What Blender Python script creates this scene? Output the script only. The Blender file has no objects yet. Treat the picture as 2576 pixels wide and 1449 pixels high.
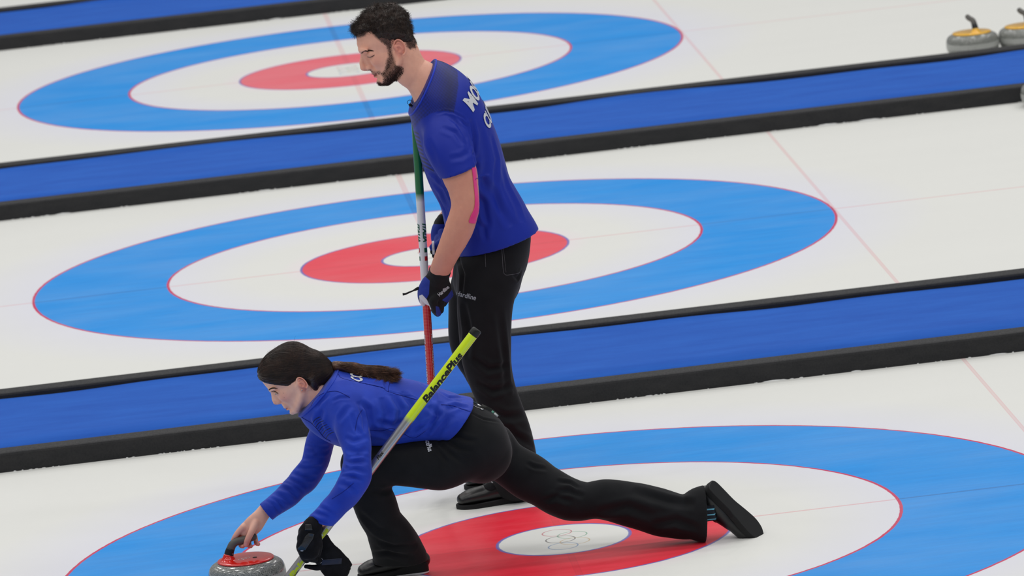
import bpy, bmesh, math, random
import numpy as np
from mathutils import Vector, Matrix
from mathutils.bvhtree import BVHTree

SC = bpy.context.scene
COL = SC.collection
W, H = 2576.0, 1449.0

# ------------------------------------------------------------------ camera
CAM = np.array([-1.635033, -22.586971, 5.025352])
YAW, PITCH, ROLL, FPX = 0.06829009, 0.17878265, -0.10505244, 16219.0968
_f = np.array([math.sin(YAW) * math.cos(PITCH), math.cos(YAW) * math.cos(PITCH), -math.sin(PITCH)])
_r = np.cross(_f, [0, 0, 1.0]); _r /= np.linalg.norm(_r)
_u = np.cross(_r, _f)
CR = math.cos(ROLL) * _r + math.sin(ROLL) * _u
CU = -math.sin(ROLL) * _r + math.cos(ROLL) * _u
CF = _f
cd = bpy.data.cameras.new('camera')
cam = bpy.data.objects.new('camera', cd); COL.objects.link(cam)
M = Matrix(((CR[0], CU[0], -CF[0], CAM[0]), (CR[1], CU[1], -CF[1], CAM[1]), (CR[2], CU[2], -CF[2], CAM[2]), (0, 0, 0, 1)))
cam.matrix_world = M
cd.sensor_width = 36.0; cd.lens = 36.0 * FPX / W
cd.clip_start = 1.0; cd.clip_end = 300
cd.dof.use_dof = True
cd.dof.focus_distance = 23.0
cd.dof.aperture_fstop = 7.0
SC.camera = cam

# ------------------------------------------------------------------ exposure, world, arena lights
SC.view_settings.view_transform = 'Standard'
SC.view_settings.look = 'None'
SC.view_settings.exposure = 0.0
SC.view_settings.gamma = 1.0
SC.view_settings.use_curve_mapping = False
wd = bpy.data.worlds.new('arena_air'); SC.world = wd; wd.use_nodes = True
wn = wd.node_tree.nodes; wl = wd.node_tree.links
wn['Background'].inputs[0].default_value = (0.67, 0.67, 0.68, 1)
wn['Background'].inputs[1].default_value = 0.36

def area(loc, sx, sy, power, col=(1, 1, 1), target=None):
    ld = bpy.data.lights.new('arena_lamp', 'AREA'); ld.shape = 'RECTANGLE'; ld.size = sx; ld.size_y = sy
    ld.energy = power; ld.color = col
    o = bpy.data.objects.new('arena_lamp', ld); COL.objects.link(o); o.location = loc
    if target is not None:
        o.rotation_euler = (Vector(target) - Vector(loc)).to_track_quat('-Z', 'Y').to_euler()
    return o
# rows of arena floodlights under the roof, above and beside the sheets
for ix in range(-3, 4):
    for iy in range(-2, 4):
        area((ix * 4.2, 3 + iy * 6.5, 13.0), 1.1, 1.1, 101, (1.0, 0.985, 0.96))

# ------------------------------------------------------------------ pixel helpers (a photograph pixel seen at a known depth)
def P(px, py, y):
    d = CF + CR * (px - W / 2) / FPX - CU * (py - H / 2) / FPX
    return CAM + d * (y - CAM[1]) / d[1]
def PZ(px, py, z):
    d = CF + CR * (px - W / 2) / FPX - CU * (py - H / 2) / FPX
    return CAM + d * (z - CAM[2]) / d[2]
def proj(X):
    d = np.asarray(X) - CAM; z = d @ CF
    return np.stack([W / 2 + FPX * (d @ CR) / z, H / 2 - FPX * (d @ CU) / z], -1)
def mpp(y):                       # metres per pixel at depth y
    return float(np.linalg.norm(P(1289, 700, y) - P(1288, 700, y)))
def N(v):
    v = np.asarray(v, float); return v / max(np.linalg.norm(v), 1e-12)

# ------------------------------------------------------------------ tagging
def tag(o, label=None, cat=None, group=None, kind=None):
    if label: o['label'] = label
    if cat: o['category'] = cat
    if group: o['group'] = group
    if kind: o['kind'] = kind
    return o
def empty(name, loc):
    o = bpy.data.objects.new(name, None); COL.objects.link(o); o.location = Vector(loc); o.empty_display_size = .1
    return o
LOCAL = [False]
def link(name, me, parent=None, mat=None, smooth=True):
    o = bpy.data.objects.new(name, me); COL.objects.link(o)
    if mat is not None:
        me.materials.clear()
        for m in (mat if isinstance(mat, (list, tuple)) else [mat]): me.materials.append(m)
    if smooth and hasattr(me, 'polygons'):
        me.polygons.foreach_set('use_smooth', [True] * len(me.polygons))
    if parent is not None:
        o.parent = parent
        if not LOCAL[0]:
            Wm = Matrix(); chain = []; p = parent
            while p is not None: chain.append(p); p = p.parent
            for p in reversed(chain): Wm = Wm @ p.matrix_parent_inverse @ p.matrix_basis
            o.matrix_parent_inverse = Wm.inverted()
    return o
def mesh(name, V, F):
    me = bpy.data.meshes.new(name)
    me.from_pydata([tuple(map(float, v)) for v in V], [], [tuple(int(i) for i in f) for f in F]); me.update()
    return me
def mesh_q(name, V, Q):           # fast quad mesh from numpy
    me = bpy.data.meshes.new(name)
    me.vertices.add(len(V)); me.vertices.foreach_set('co', np.asarray(V, np.float32).ravel())
    me.loops.add(len(Q) * 4); me.loops.foreach_set('vertex_index', np.asarray(Q, np.int32).ravel())
    me.polygons.add(len(Q)); me.polygons.foreach_set('loop_start', np.arange(len(Q), dtype=np.int32) * 4)
    try: me.polygons.foreach_set('loop_total', np.full(len(Q), 4, np.int32))
    except Exception: pass
    me.update(calc_edges=True); me.validate()
    return me

# ------------------------------------------------------------------ node helper
def srgb(r, g, b):
    f = lambda c: (c / 255 / 12.92) if c / 255 <= .04045 else ((c / 255 + .055) / 1.055) ** 2.4
    return (f(r), f(g), f(b), 1)
class NT:
    def __init__(s, name):
        s.m = bpy.data.materials.new(name); s.m.use_nodes = True
        s.t = s.m.node_tree; s.n = s.t.nodes; s.l = s.t.links; s.b = s.n['Principled BSDF']
    def node(s, typ, **kw):
        n = s.n.new(typ)
        for k, v in kw.items(): setattr(n, k, v)
        return n
    def put(s, sock, v):
        if isinstance(v, bpy.types.NodeSocket): s.l.new(v, sock)
        elif v is not None: sock.default_value = v
    def math(s, op, a, b=None, c=None, clamp=False):
        n = s.node('ShaderNodeMath', operation=op, use_clamp=clamp)
        s.put(n.inputs[0], a); s.put(n.inputs[1], b); s.put(n.inputs[2], c)
        return n.outputs[0]
    def mix(s, f, a, b, blend='MIX'):
        n = s.node('ShaderNodeMix', data_type='RGBA', blend_type=blend)
        s.put(n.inputs['Factor'], f); s.put(n.inputs[6], a); s.put(n.inputs[7], b)
        return n.outputs[2]
    def ramp(s, v, lo, hi, a=0.0, b=1.0):
        n = s.node('ShaderNodeMapRange'); n.clamp = True
        s.put(n.inputs[0], v); n.inputs[1].default_value = lo; n.inputs[2].default_value = hi
        n.inputs[3].default_value = a; n.inputs[4].default_value = b
        return n.outputs[0]
    def coords(s, kind='Object'):
        return s.node('ShaderNodeTexCoord').outputs[kind]
    def xyz(s, v):
        n = s.node('ShaderNodeSeparateXYZ'); s.put(n.inputs[0], v); return n.outputs
    def noise(s, vec, scale, detail=3, rough=.5, st=(1, 1, 1), dist=0.0):
        mp = s.node('ShaderNodeMapping'); s.put(mp.inputs[0], vec); mp.inputs['Scale'].default_value = st
        n = s.node('ShaderNodeTexNoise'); s.put(n.inputs['Vector'], mp.outputs[0])
        n.inputs['Scale'].default_value = scale; n.inputs['Detail'].default_value = detail; n.inputs['Roughness'].default_value = rough
        n.inputs['Distortion'].default_value = dist
        return n.outputs[0]
    def bump(s, h, strength=.3, dist=.002):
        n = s.node('ShaderNodeBump'); n.inputs['Strength'].default_value = strength; n.inputs['Distance'].default_value = dist
        s.put(n.inputs['Height'], h); s.put(s.b.inputs['Normal'], n.outputs[0]); return n.outputs[0]
    def set(s, **kw):
        names = dict(col='Base Color', rough='Roughness', metal='Metallic', spec='Specular IOR Level', sheen='Sheen Weight',
                     sheen_rough='Sheen Roughness', coat='Coat Weight', coat_rough='Coat Roughness', sss='Subsurface Weight', ior='IOR', aniso='Anisotropic', sheen_tint='Sheen Tint')
        for k, v in kw.items(): s.put(s.b.inputs[names[k]], v)
        return s

def plain(name, col, rough=.5, spec=.5, noise_amt=.06, nscale=40, bump=0.0, **kw):
    t = NT(name); c = t.coords()
    n = t.noise(c, nscale)
    dark = tuple(v * (1 - noise_amt * 2) for v in col[:3]) + (1,)
    t.set(col=t.mix(n, dark, col), rough=rough, spec=spec, **kw)
    if bump: t.bump(t.noise(c, nscale * 6, 4), bump, .001)
    return t.m
# ------------------------------------------------------------------ the ice, its houses and lines
PITCH_Y = 6.205
def ice_material():
    t = NT('painted_ice'); co = t.coords(); x, y, z = t.xyz(co)
    wrp = t.node('ShaderNodeMath', operation='WRAP'); t.put(wrp.inputs[0], y); wrp.inputs[1].default_value = PITCH_Y / 2; wrp.inputs[2].default_value = -PITCH_Y / 2
    yy = wrp.outputs[0]
    wob = t.noise(co, 25, 2)
    wob = t.math('MULTIPLY', t.math('SUBTRACT', wob, .5), .006)
    r = t.math('SQRT', t.math('ADD', t.math('MULTIPLY', x, x), t.math('MULTIPLY', yy, yy)))
    r = t.math('ADD', r, wob)
    def band(v, lo, hi, e=.0015):
        return t.math('MULTIPLY', t.ramp(v, lo - e, lo + e), t.ramp(v, hi - e, hi + e, 1, 0))
    white = srgb(231, 232, 228); lav = srgb(226, 227, 238)
    pink = srgb(238, 226, 232)
    # colour that bleeds a little through the translucent ice beside the painted rings
    halo = t.math('MAXIMUM', t.ramp(t.math('ABSOLUTE', t.math('SUBTRACT', r, 1.829)), 0, .45, .9, 0), t.ramp(t.math('ABSOLUTE', t.math('SUBTRACT', r, 1.219)), 0, .35, .9, 0))
    col = t.mix(halo, white, lav)
    col = t.mix(t.ramp(t.math('ABSOLUTE', t.math('SUBTRACT', r, .61)), 0, .10, .6, 0), col, pink)
    grain = t.noise(co, 3.0, 5, .6, (1, 9, 1)); fine = t.noise(co, 26, 6, .7, (1, 8, 1))
    blue = t.mix(t.ramp(grain, .3, .7), srgb(6, 142, 230), srgb(20, 154, 240))
    red = t.mix(t.ramp(grain, .3, .7), srgb(230, 28, 52), srgb(238, 42, 66))
    scr = t.ramp(fine, .60, .82)
    blue = t.mix(t.math('MULTIPLY', scr, .20), blue, srgb(120, 190, 235))
    red = t.mix(t.math('MULTIPLY', scr, .22), red, srgb(235, 120, 135))
    col = t.mix(band(r, 1.219, 1.829), col, blue)
    far_glare = t.math('MULTIPLY', t.ramp(y, 2.5, 3.7, 0, 1), t.ramp(y, 8.7, 9.9, .10, .24))  # reds of the farther sheets washed pale: grazing glare mixed into the colour
    red = t.mix(far_glare, red, srgb(240, 200, 214))
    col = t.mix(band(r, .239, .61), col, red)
    # edge lines of the rings
    rl = srgb(206, 52, 96); bl = srgb(92, 104, 190)
    col = t.mix(band(r, 1.211, 1.223), col, rl); col = t.mix(band(r, 1.823, 1.835), col, rl)
    col = t.mix(t.math('MULTIPLY', band(r, .604, .615), .85), col, bl); col = t.mix(t.math('MULTIPLY', band(r, .234, .246), .85), col, bl)
    # centre line, tee line, back line: two thin edges with a lighter middle
    ax = t.math('ABSOLUTE', x); ay = t.math('ABSOLUTE', yy); bx = t.math('ABSOLUTE', t.math('SUBTRACT', x, 1.835))
    outside = t.ramp(r, .60, .615)
    white_zone = t.math('ADD', t.math('MULTIPLY', t.ramp(r, .61, .612), t.ramp(r, 1.218, 1.22, 1, 0)), t.ramp(r, 1.829, 1.831))
    def line(col, d, hw, amt):
        body = band(d, -1, hw); edge = band(d, hw - .0022, hw + .0012)
        m = t.math('ADD', t.math('MULTIPLY', body, amt * .55), t.math('MULTIPLY', edge, amt * .5), clamp=True)
        on_white = t.mix(t.math('MULTIPLY', m, white_zone), col, srgb(226, 120, 132))
        inv = t.math('SUBTRACT', 1.0, white_zone, clamp=True)
        inv = t.math('MULTIPLY', inv, t.ramp(r, .245, .26))
        on_blue = t.mix(t.math('MULTIPLY', t.math('MULTIPLY', m, inv), t.ramp(r, .61, .615)), on_white, srgb(110, 84, 140), 'MULTIPLY')
        return t.mix(t.math('MULTIPLY', t.math('MULTIPLY', m, inv), t.ramp(r, .60, .61, .35, 0)), on_blue, srgb(110, 60, 90), 'MULTIPLY')
    col = line(col, ay, .0065, .6)
    col = line(col, ax, .012, .42)
    col = line(col, bx, .007, .42)
    # five interlaced rings on the button (near sheet only the button shows them clearly; painted under every button)
    ca, sa = math.cos(math.radians(4)), math.sin(math.radians(4))
    R0, T0 = .0530, .0050
    cx0, cy0 = -.006, .004
    import itertools
    cen = [((-.0072, .118), srgb(200, 120, 130)), ((.0425, .054), srgb(130, 175, 150)), ((-.0050, .002), srgb(95, 88, 88)), ((.0420, -.052), srgb(205, 180, 140)), ((-.0060, -.113), srgb(120, 150, 190))]
    for (cx, cy), c in cen:
        dx = t.math('SUBTRACT', x, cx + cx0); dy = t.math('SUBTRACT', yy, cy + cy0)
        rr = t.math('SQRT', t.math('ADD', t.math('MULTIPLY', dx, dx), t.math('MULTIPLY', dy, dy)))
        m = band(rr, R0 - T0 / 2, R0 + T0 / 2, .001)
        col = t.mix(t.math('MULTIPLY', m, .85), col, c)
    # swept scratches and faint frost
    big = t.noise(co, 1.1, 4, .55, (1, 2.5, 1))
    col = t.mix(t.ramp(big, .35, .75, 0, .10), col, srgb(215, 216, 214))
    t.set(col=col, rough=t.ramp(fine, .3, .8, .30, .48), spec=.28, ior=1.31)
    peb = t.noise(co, 150, 2, .5)
    st = t.noise(co, 6, 5, .6, (1, 14, 1))
    t.bump(t.math('ADD', peb, t.math('MULTIPLY', st, .6)), .10, .002)
    return t.m

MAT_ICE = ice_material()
XL, XR = -26.0, 12.0
HALF = 2.415          # half width of a sheet between the foam dividers
FT, FH = .112, .079   # foam thickness and height
CZ = .052             # height of the carpeted walkway
def grid_plane(name, x0, x1, y0, y1, z, nx=1, ny=1):
    V = [(x0 + (x1 - x0) * i / nx, y0 + (y1 - y0) * j / ny, z) for j in range(ny + 1) for i in range(nx + 1)]
    F = [(j * (nx + 1) + i, j * (nx + 1) + i + 1, (j + 1) * (nx + 1) + i + 1, (j + 1) * (nx + 1) + i) for j in range(ny) for i in range(nx)]
    return mesh(name, V, F)
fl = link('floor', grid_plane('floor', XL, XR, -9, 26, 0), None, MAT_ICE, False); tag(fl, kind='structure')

# ------------------------------------------------------------------ foam dividers
def foam_material():
    t = NT('black_foam'); co = t.coords()
    n = t.noise(co, 9, 5, .6, (1, 3, 3)); f = t.noise(co, 160, 3)
    t.set(col=t.mix(t.ramp(n, .3, .7), srgb(33, 34, 37), srgb(43, 43, 45)), rough=t.ramp(f, .3, .7, .55, .8), spec=.35)
    t.bump(t.math('ADD', f, t.math('MULTIPLY', n, .5)), .25, .002)
    return t.m
MAT_FOAM = foam_material()
def carpet_material():
    t = NT('blue_carpet'); co = t.coords()
    n = t.noise(co, 2.2, 5, .65, (1, 4, 1)); f = t.noise(co, 90, 4, .7, (1, 5, 1))
    c = t.mix(t.ramp(n, .25, .75), srgb(20, 78, 176), srgb(34, 98, 196))
    c = t.mix(t.ramp(f, .3, .75, 0, .28), c, srgb(50, 116, 210))
    t.set(col=c, rough=.85, spec=.12, sheen=.06)
    t.bump(f, .5, .003)
    return t.m
MAT_CARPET = carpet_material()
MAT_FROST = plain('scraped_frost', srgb(238, 240, 240), .6, .4, .03, 60, .5)
rng = np.random.default_rng(7)
def box_profile(name, x0, x1, prof, wob=0.0, nx=60):
    """a long bar with a rounded profile in y-z, slightly wavy along x"""
    V = []; k = len(prof)
    ph = rng.uniform(0, 6, 4)
    for i in range(nx + 1):
        x = x0 + (x1 - x0) * i / nx
        d = wob * (math.sin(x * 1.3 + ph[0]) + .6 * math.sin(x * 3.1 + ph[1]))
        for (y, z) in prof: V.append((x, y + d, z))
    F = []
    for i in range(nx):
        for j in range(k):
            a, b = i * k + j, i * k + (j + 1) % k
            F.append((a, b, b + k, a + k))
    F.append(tuple(range(k))[::-1]); F.append(tuple(nx * k + j for j in range(k)))
    return mesh(name, V, F)
def foam_bar(y0, y1, label):
    r = .010; z1 = FH
    prof = [(y0, .0), (y0, z1 - r), (y0 + r * .3, z1 - r * .3), (y0 + r, z1), (y1 - r, z1), (y1 - r * .3, z1 - r * .3), (y1, z1 - r), (y1, .0)]
    me = box_profile('foam_divider', XL, XR, prof[::-1], .0012, 200)
    o = link('foam_divider', me, None, MAT_FOAM, False)
    tag(o, label, 'foam divider', 'black foam dividers along the sheets')
    return o
def carpet_strip(y0, y1, label):
    """carpet with a ruffled far edge climbing the foam behind it"""
    nx, V, F = 700, [], []
    rows = [(y0 + .003, 0), (y0 + (y1 - y0) * .3, 0), (y0 + (y1 - y0) * .6, 0), (y1 - .11, 0), (y1 - .07, .12), (y1 - .04, .35), (y1 - .018, .75), (y1 - .010, 1.0)]
    ph = rng.uniform(0, 6.3, 6)
    for i in range(nx + 1):
        x = XL + (XR - XL) * i / nx
        w = .5 + .5 * math.sin(x * 2.1 + ph[0] + 1.2 * math.sin(x * .7 + ph[1])); w2 = .5 + .5 * math.sin(x * 6.1 + ph[2] + math.sin(x * 2.3 + ph[3]))
        lift = .002 + .014 * w ** 2 + .005 * w2
        for (y, k) in rows:
            V.append((x, y, CZ + lift * k + (.0008 * math.sin(x * 11 + y * 3) if k == 0 else 0)))
    m = len(rows)
    for i in range(nx):
        for j in range(m - 1):
            a = i * m + j; F.append((a, a + m, a + m + 1, a + 1))
    o = link('carpet_runner', mesh('carpet_runner', V, F), None, MAT_CARPET, True)
    # thickness down to the walkway slab
    sol = o.modifiers.new('solid', 'SOLIDIFY'); sol.thickness = .012; sol.offset = -1
    tag(o, label, 'carpet', 'blue carpet runners between the sheets')
    return o
def frost_line(y, label):
    """scraped frost chips lying against the foot of a foam divider"""
    V, F = [], []
    x = -3.2 if y > 0 else -3
    while x < 3.6:
        L = rng.uniform(.004, .02) if rng.random() < .9 else rng.uniform(.03, .11)
        hgt = rng.uniform(.001, .003) + L * .03; d = rng.uniform(.002, .005) + L * .04
        n = 7; b = len(V)
        for i in range(n + 1):
            s = i / n; k = math.sin(math.pi * s) ** .6 * rng.uniform(.7, 1.1)
            V += [(x + L * s, y - d * k, .0006), (x + L * s, y - d * .5 * k, .0006 + hgt * k * .8), (x + L * s, y - .0003, .0006 + hgt * k)]
        for i in range(n):
            for j in range(2):
                a = b + i * 3 + j; F.append((a, a + 3, a + 4, a + 1))
        x += L + (rng.uniform(.0, .03) if rng.random() < .7 else rng.uniform(.06, .3))
    o = link('frost', mesh('frost', V, F), None, MAT_FROST, True)
    tag(o, label, 'frost', None, 'stuff')
names = ['nearest', 'middle', 'farthest']
for k in range(3):
    yc = PITCH_Y * k + HALF
    yb = PITCH_Y * (k + 1) - HALF
    fl_lab = ['black foam divider behind the crouching player, along the nearest ice', 'black foam divider level with the standing player\'s elbow, near side of middle walkway', 'black foam divider at top left, near side of the farthest walkway'][k]
    foam_bar(yc, yc + FT, fl_lab)
    if k < 2:
        fl_lab = ['black foam divider behind nearest blue walkway, in front of the middle rings', 'black foam divider in front of the farthest rings and yellow stones'][k]
        foam_bar(yb - FT, yb, fl_lab)
    else:
        foam_bar(yb - FT, yb, 'black foam divider beyond the farthest blue walkway')
    slab = link('floor', box_profile('floor', XL, XR, [(yc + FT, 0), (yc + FT, CZ - .013), (yb - FT, CZ - .013), (yb - FT, 0)][::-1], 0, 1), None, MAT_FOAM, False); tag(slab, kind='structure')
    carpet_strip(yc + FT + .002, yb - FT, ['nearest blue carpet walkway, crossing behind the crouching player\'s head', 'middle blue carpet walkway, crossing behind the standing player\'s chest', 'farthest blue carpet walkway in the top left corner'][k])
    if k < 3:
        frost_line(yc, ['white frost chips at the foot of the nearest foam divider', 'white frost chips at the foot of the middle walkway\'s near divider', 'white frost chips at the foot of the farthest visible divider'][k])
# ------------------------------------------------------------------ volumetric modelling: smooth unions of tapered chains, meshed as one surface
def spline(S, step):
    """Catmull-Rom resample of sections (c, a, b, n, ...) -> arrays"""
    C = np.array([np.concatenate([s[0], [s[1], s[2]], s[3]]) for s in S], float)
    out = []
    n = len(C)
    for i in range(n - 1):
        p0 = C[max(i - 1, 0)]; p1 = C[i]; p2 = C[i + 1]; p3 = C[min(i + 2, n - 1)]
        if i == 0: p0 = 2 * p1 - p2
        if i == n - 2: p3 = 2 * p2 - p1
        L = np.linalg.norm(p2[:3] - p1[:3]); m = max(1, int(math.ceil(L / step)))
        for k in range(m):
            t = k / m
            q = .5 * ((2 * p1) + (-p0 + p2) * t + (2 * p0 - 5 * p1 + 4 * p2 - p3) * t * t + (-p0 + 3 * p1 - 3 * p2 + p3) * t ** 3)
            lin = p1 * (1 - t) + p2 * t
            q[3:5] = np.maximum(q[3:5], .6 * lin[3:5]); out.append(q)
    out.append(C[-1])
    return np.array(out)
BIG = 9.0
class Field:
    def __init__(s, h):
        s.h = h; s.ops = []
    def chain(s, S, k=.01, op='u', cap0=None, cap1=None, step=None, egg=0.0):
        """S: list of (center, a in-plane half width, b depth half width, in-plane direction n)"""
        R = spline(S, step or max(.008, s.h * 1.5)); s.ops.append(('chain', R, k, op, cap0, cap1, egg)); return s
    def tube(s, pts, radii, k=.006, op='u', cap0=None, cap1=None, flat=1.0, n=None):
        pts = [np.asarray(p, float) for p in pts]
        if np.isscalar(radii): radii = [radii] * len(pts)
        S = []
        for i, p in enumerate(pts):
            T = N(pts[min(i + 1, len(pts) - 1)] - pts[max(i - 1, 0)])
            nn = n if n is not None else np.cross(T, [0, 1, 0] if abs(T[1]) < .8 else [1, 0, 0])
            S.append((p, radii[i], radii[i] * flat, N(nn)))
        return s.chain(S, k, op, cap0, cap1)
    def ell(s, c, r, ax=None, k=.01, op='u'):
        """ellipsoid with axes (rows of ax)"""
        s.ops.append(('ell', np.asarray(c, float), np.asarray(r, float), np.eye(3) if ax is None else np.asarray(ax, float), k, op)); return s
    def half(s, point, normal, k=None, center=None, radius=None):
        """keep only what lies behind the plane (cut away the side the normal points to)"""
        s.ops.append(('half', np.asarray(point, float), N(normal), (np.asarray(point) if center is None else center, radius))); return s
    def _combine(s, win, d, k, op):
        D = s.D[win]
        if op == 'u':
            hh = np.clip(.5 + .5 * (D - d) / k, 0, 1); s.D[win] = d * hh + D * (1 - hh) - k * hh * (1 - hh)
        else:
            hh = np.clip(.5 - .5 * (D + d) / k, 0, 1); s.D[win] = D * (1 - hh) - d * hh + k * hh * (1 - hh)
    def _window(s, lo, hi):
        a = np.maximum(np.floor((lo - s.lo) / s.h).astype(int), 0); b = np.minimum(np.ceil((hi - s.lo) / s.h).astype(int) + 1, s.D.shape)
        if np.any(b <= a): return None, None
        g = [s.lo[i] + s.h * np.arange(a[i], b[i]) for i in range(3)]
        return (slice(a[0], b[0]), slice(a[1], b[1]), slice(a[2], b[2])), g
    def build(s):
        lo = np.full(3, 1e9); hi = -lo
        for o in s.ops:
            if o[0] == 'chain' and o[3] == 'u':
                r = o[1][:, 3:5].max(1)[:, None]; lo = np.minimum(lo, (o[1][:, :3] - r).min(0)); hi = np.maximum(hi, (o[1][:, :3] + r).max(0))
            if o[0] == 'ell' and o[5] == 'u':
                r = o[2].max(); lo = np.minimum(lo, o[1] - r); hi = np.maximum(hi, o[1] + r)
        s.lo = lo - 4 * s.h - .008; hi = hi + 4 * s.h + .008
        s.D = np.full(tuple(np.ceil((hi - s.lo) / s.h).astype(int) + 1), BIG, np.float32)
        for o in s.ops:
            if o[0] == 'chain':
                _, R, k, op, cap0, cap1, egg = o
                mar = k + 3 * s.h + .004
                r = R[:, 3:5].max() + mar
                win, g = s._window((R[:, :3] - r).min(0), (R[:, :3] + r).max(0))
                if win is None: continue
                C = np.full(tuple(len(q) for q in g), BIG, np.float32)
                base = np.array([win[i].start for i in range(3)])
                m = len(R) - 1
                T = [N(R[i + 1, :3] - R[i, :3]) for i in range(m)]
                frames = []; R = R.copy()
                for i in range(m + 1):
                    t = T[0] if i == 0 else (T[-1] if i == m else N(T[i - 1] + T[i]))
                    n = N(R[i, 5:8]); n = n - (n @ t) * t; R[i, 3] *= min(1., max(.45, float(np.linalg.norm(n)))); n = N(n); frames.append((n, np.cross(t, n)))
                for i in range(m):
                    A = R[i, :3]; B = R[i + 1, :3]; L = np.linalg.norm(B - A)
                    if L < 1e-7: continue
                    rr = max(R[i, 3], R[i, 4], R[i + 1, 3], R[i + 1, 4]) + mar
                    w2, g2 = s._window(np.minimum(A, B) - rr, np.maximum(A, B) + rr)
                    if w2 is None: continue
                    ck = [max(w2[j].start, win[j].start) for j in range(3)], [min(w2[j].stop, win[j].stop) for j in range(3)]
                    if any(ck[1][j] <= ck[0][j] for j in range(3)): continue
                    g2 = [s.lo[j] + s.h * np.arange(ck[0][j], ck[1][j]) for j in range(3)]; w2 = tuple(slice(ck[0][j], ck[1][j]) for j in range(3))
                    X = g2[0][:, None, None] - A[0]; Y = g2[1][None, :, None] - A[1]; Z = g2[2][None, None, :] - A[2]
                    t = T[i]
                    al = (X * t[0] + Y * t[1] + Z * t[2]).astype(np.float32)
                    tt = np.clip(al / L, 0, 1)
                    (n0, b0), (n1, b1) = frames[i], frames[i + 1]
                    def dot(v): return X * v[0] + Y * v[1] + Z * v[2]
                    u = dot(n0) * (1 - tt) + dot(n1) * tt; v = dot(b0) * (1 - tt) + dot(b1) * tt
                    # subtract the axis offset (axis point = tt*L*t) projected on the interpolated frame
                    u = u - tt * L * ((t @ n0) * (1 - tt) + (t @ n1) * tt); v = v - tt * L * ((t @ b0) * (1 - tt) + (t @ b1) * tt)
                    a = R[i, 3] * (1 - tt) + R[i + 1, 3] * tt; b = R[i, 4] * (1 - tt) + R[i + 1, 4] * tt
                    if egg: b = b * np.clip(1 - egg * u / a, .35, 1.6)
                    w = al - tt * L
                    cc = np.minimum(a, b)
                    if i == 0 and cap0 is not None: cc = np.where(w < 0, cap0, cc)
                    if i == m - 1 and cap1 is not None: cc = np.where(w > 0, cap1, cc)
                    x1 = u / a; x2 = v / b; x3 = w / cc
                    k0 = np.sqrt(x1 * x1 + x2 * x2 + x3 * x3) + 1e-9
                    k1 = np.sqrt((x1 / a) ** 2 + (x2 / b) ** 2 + (x3 / cc) ** 2) + 1e-9
                    d = np.where(k0 > .05, k0 * (k0 - 1) / k1, -cc)
                    sl = tuple(slice(w2[j].start - base[j], w2[j].stop - base[j]) for j in range(3))
                    np.minimum(C[sl], d.astype(np.float32), out=C[sl])
                s._combine(win, C, k, op)
            elif o[0] == 'ell':
                _, c, r, ax, k, op = o
                mar = k + 3 * s.h + .004
                ext = np.sqrt(((ax * r[:, None]) ** 2).sum(0)) + mar
                win, g = s._window(c - ext, c + ext)
                if win is None: continue
                X = g[0][:, None, None] - c[0]; Y = g[1][None, :, None] - c[1]; Z = g[2][None, None, :] - c[2]
                q = [X * ax[i][0] + Y * ax[i][1] + Z * ax[i][2] for i in range(3)]
                k0 = np.sqrt(sum((q[i] / r[i]) ** 2 for i in range(3))) + 1e-9; k1 = np.sqrt(sum((q[i] / r[i] ** 2) ** 2 for i in range(3))) + 1e-9
                d = np.where(k0 > .05, k0 * (k0 - 1) / k1, -r.min()).astype(np.float32)
                s._combine(win, d, k, op)
            elif o[0] == 'half':
                _, p, n, k = o
                win, g = s._window(s.lo, hi)
                X = g[0][:, None, None] - p[0]; Y = g[1][None, :, None] - p[1]; Z = g[2][None, None, :] - p[2]
                d = (X * n[0] + Y * n[1] + Z * n[2]).astype(np.float32)
                if k[1] is None: s.D = np.maximum(s.D, d)
                else:
                    c_ = k[0]; rr = (g[0][:, None, None] - c_[0]) ** 2 + (g[1][None, :, None] - c_[1]) ** 2 + (g[2][None, None, :] - c_[2]) ** 2
                    s.D = np.where(rr < k[1] ** 2, np.maximum(s.D, d), s.D)
        return s
    def mesh(s, smooth=2):
        s.build(); D = s.D
        ins = D < 0
        c = [ins[i:ins.shape[0] - 1 + i, j:ins.shape[1] - 1 + j, k:ins.shape[2] - 1 + k] for i in (0, 1) for j in (0, 1) for k in (0, 1)]
        cnt = np.zeros(c[0].shape, np.int8)
        for q in c: cnt += q
        act = (cnt > 0) & (cnt < 8)
        idx = np.argwhere(act); n = len(idx)
        ids = np.full(act.shape, -1, np.int32); ids[act] = np.arange(n)
        corners = [(i, j, k) for i in (0, 1) for j in (0, 1) for k in (0, 1)]
        val = {q: D[idx[:, 0] + q[0], idx[:, 1] + q[1], idx[:, 2] + q[2]] for q in corners}
        acc = np.zeros((n, 3)); num = np.zeros(n)
        for q in corners:
            for ax in range(3):
                if q[ax] == 0:
                    q2 = list(q); q2[ax] = 1; q2 = tuple(q2)
                    a, b = val[q], val[q2]; m = (a < 0) != (b < 0)
                    t = np.where(m, a / np.where(m, a - b, 1), 0)
                    p = np.array(q, float)[None, :].repeat(n, 0); p[:, ax] = t
                    acc[m] += p[m]; num[m] += 1
        V = s.lo + (idx + acc / num[:, None]) * s.h
        Q = []
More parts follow.
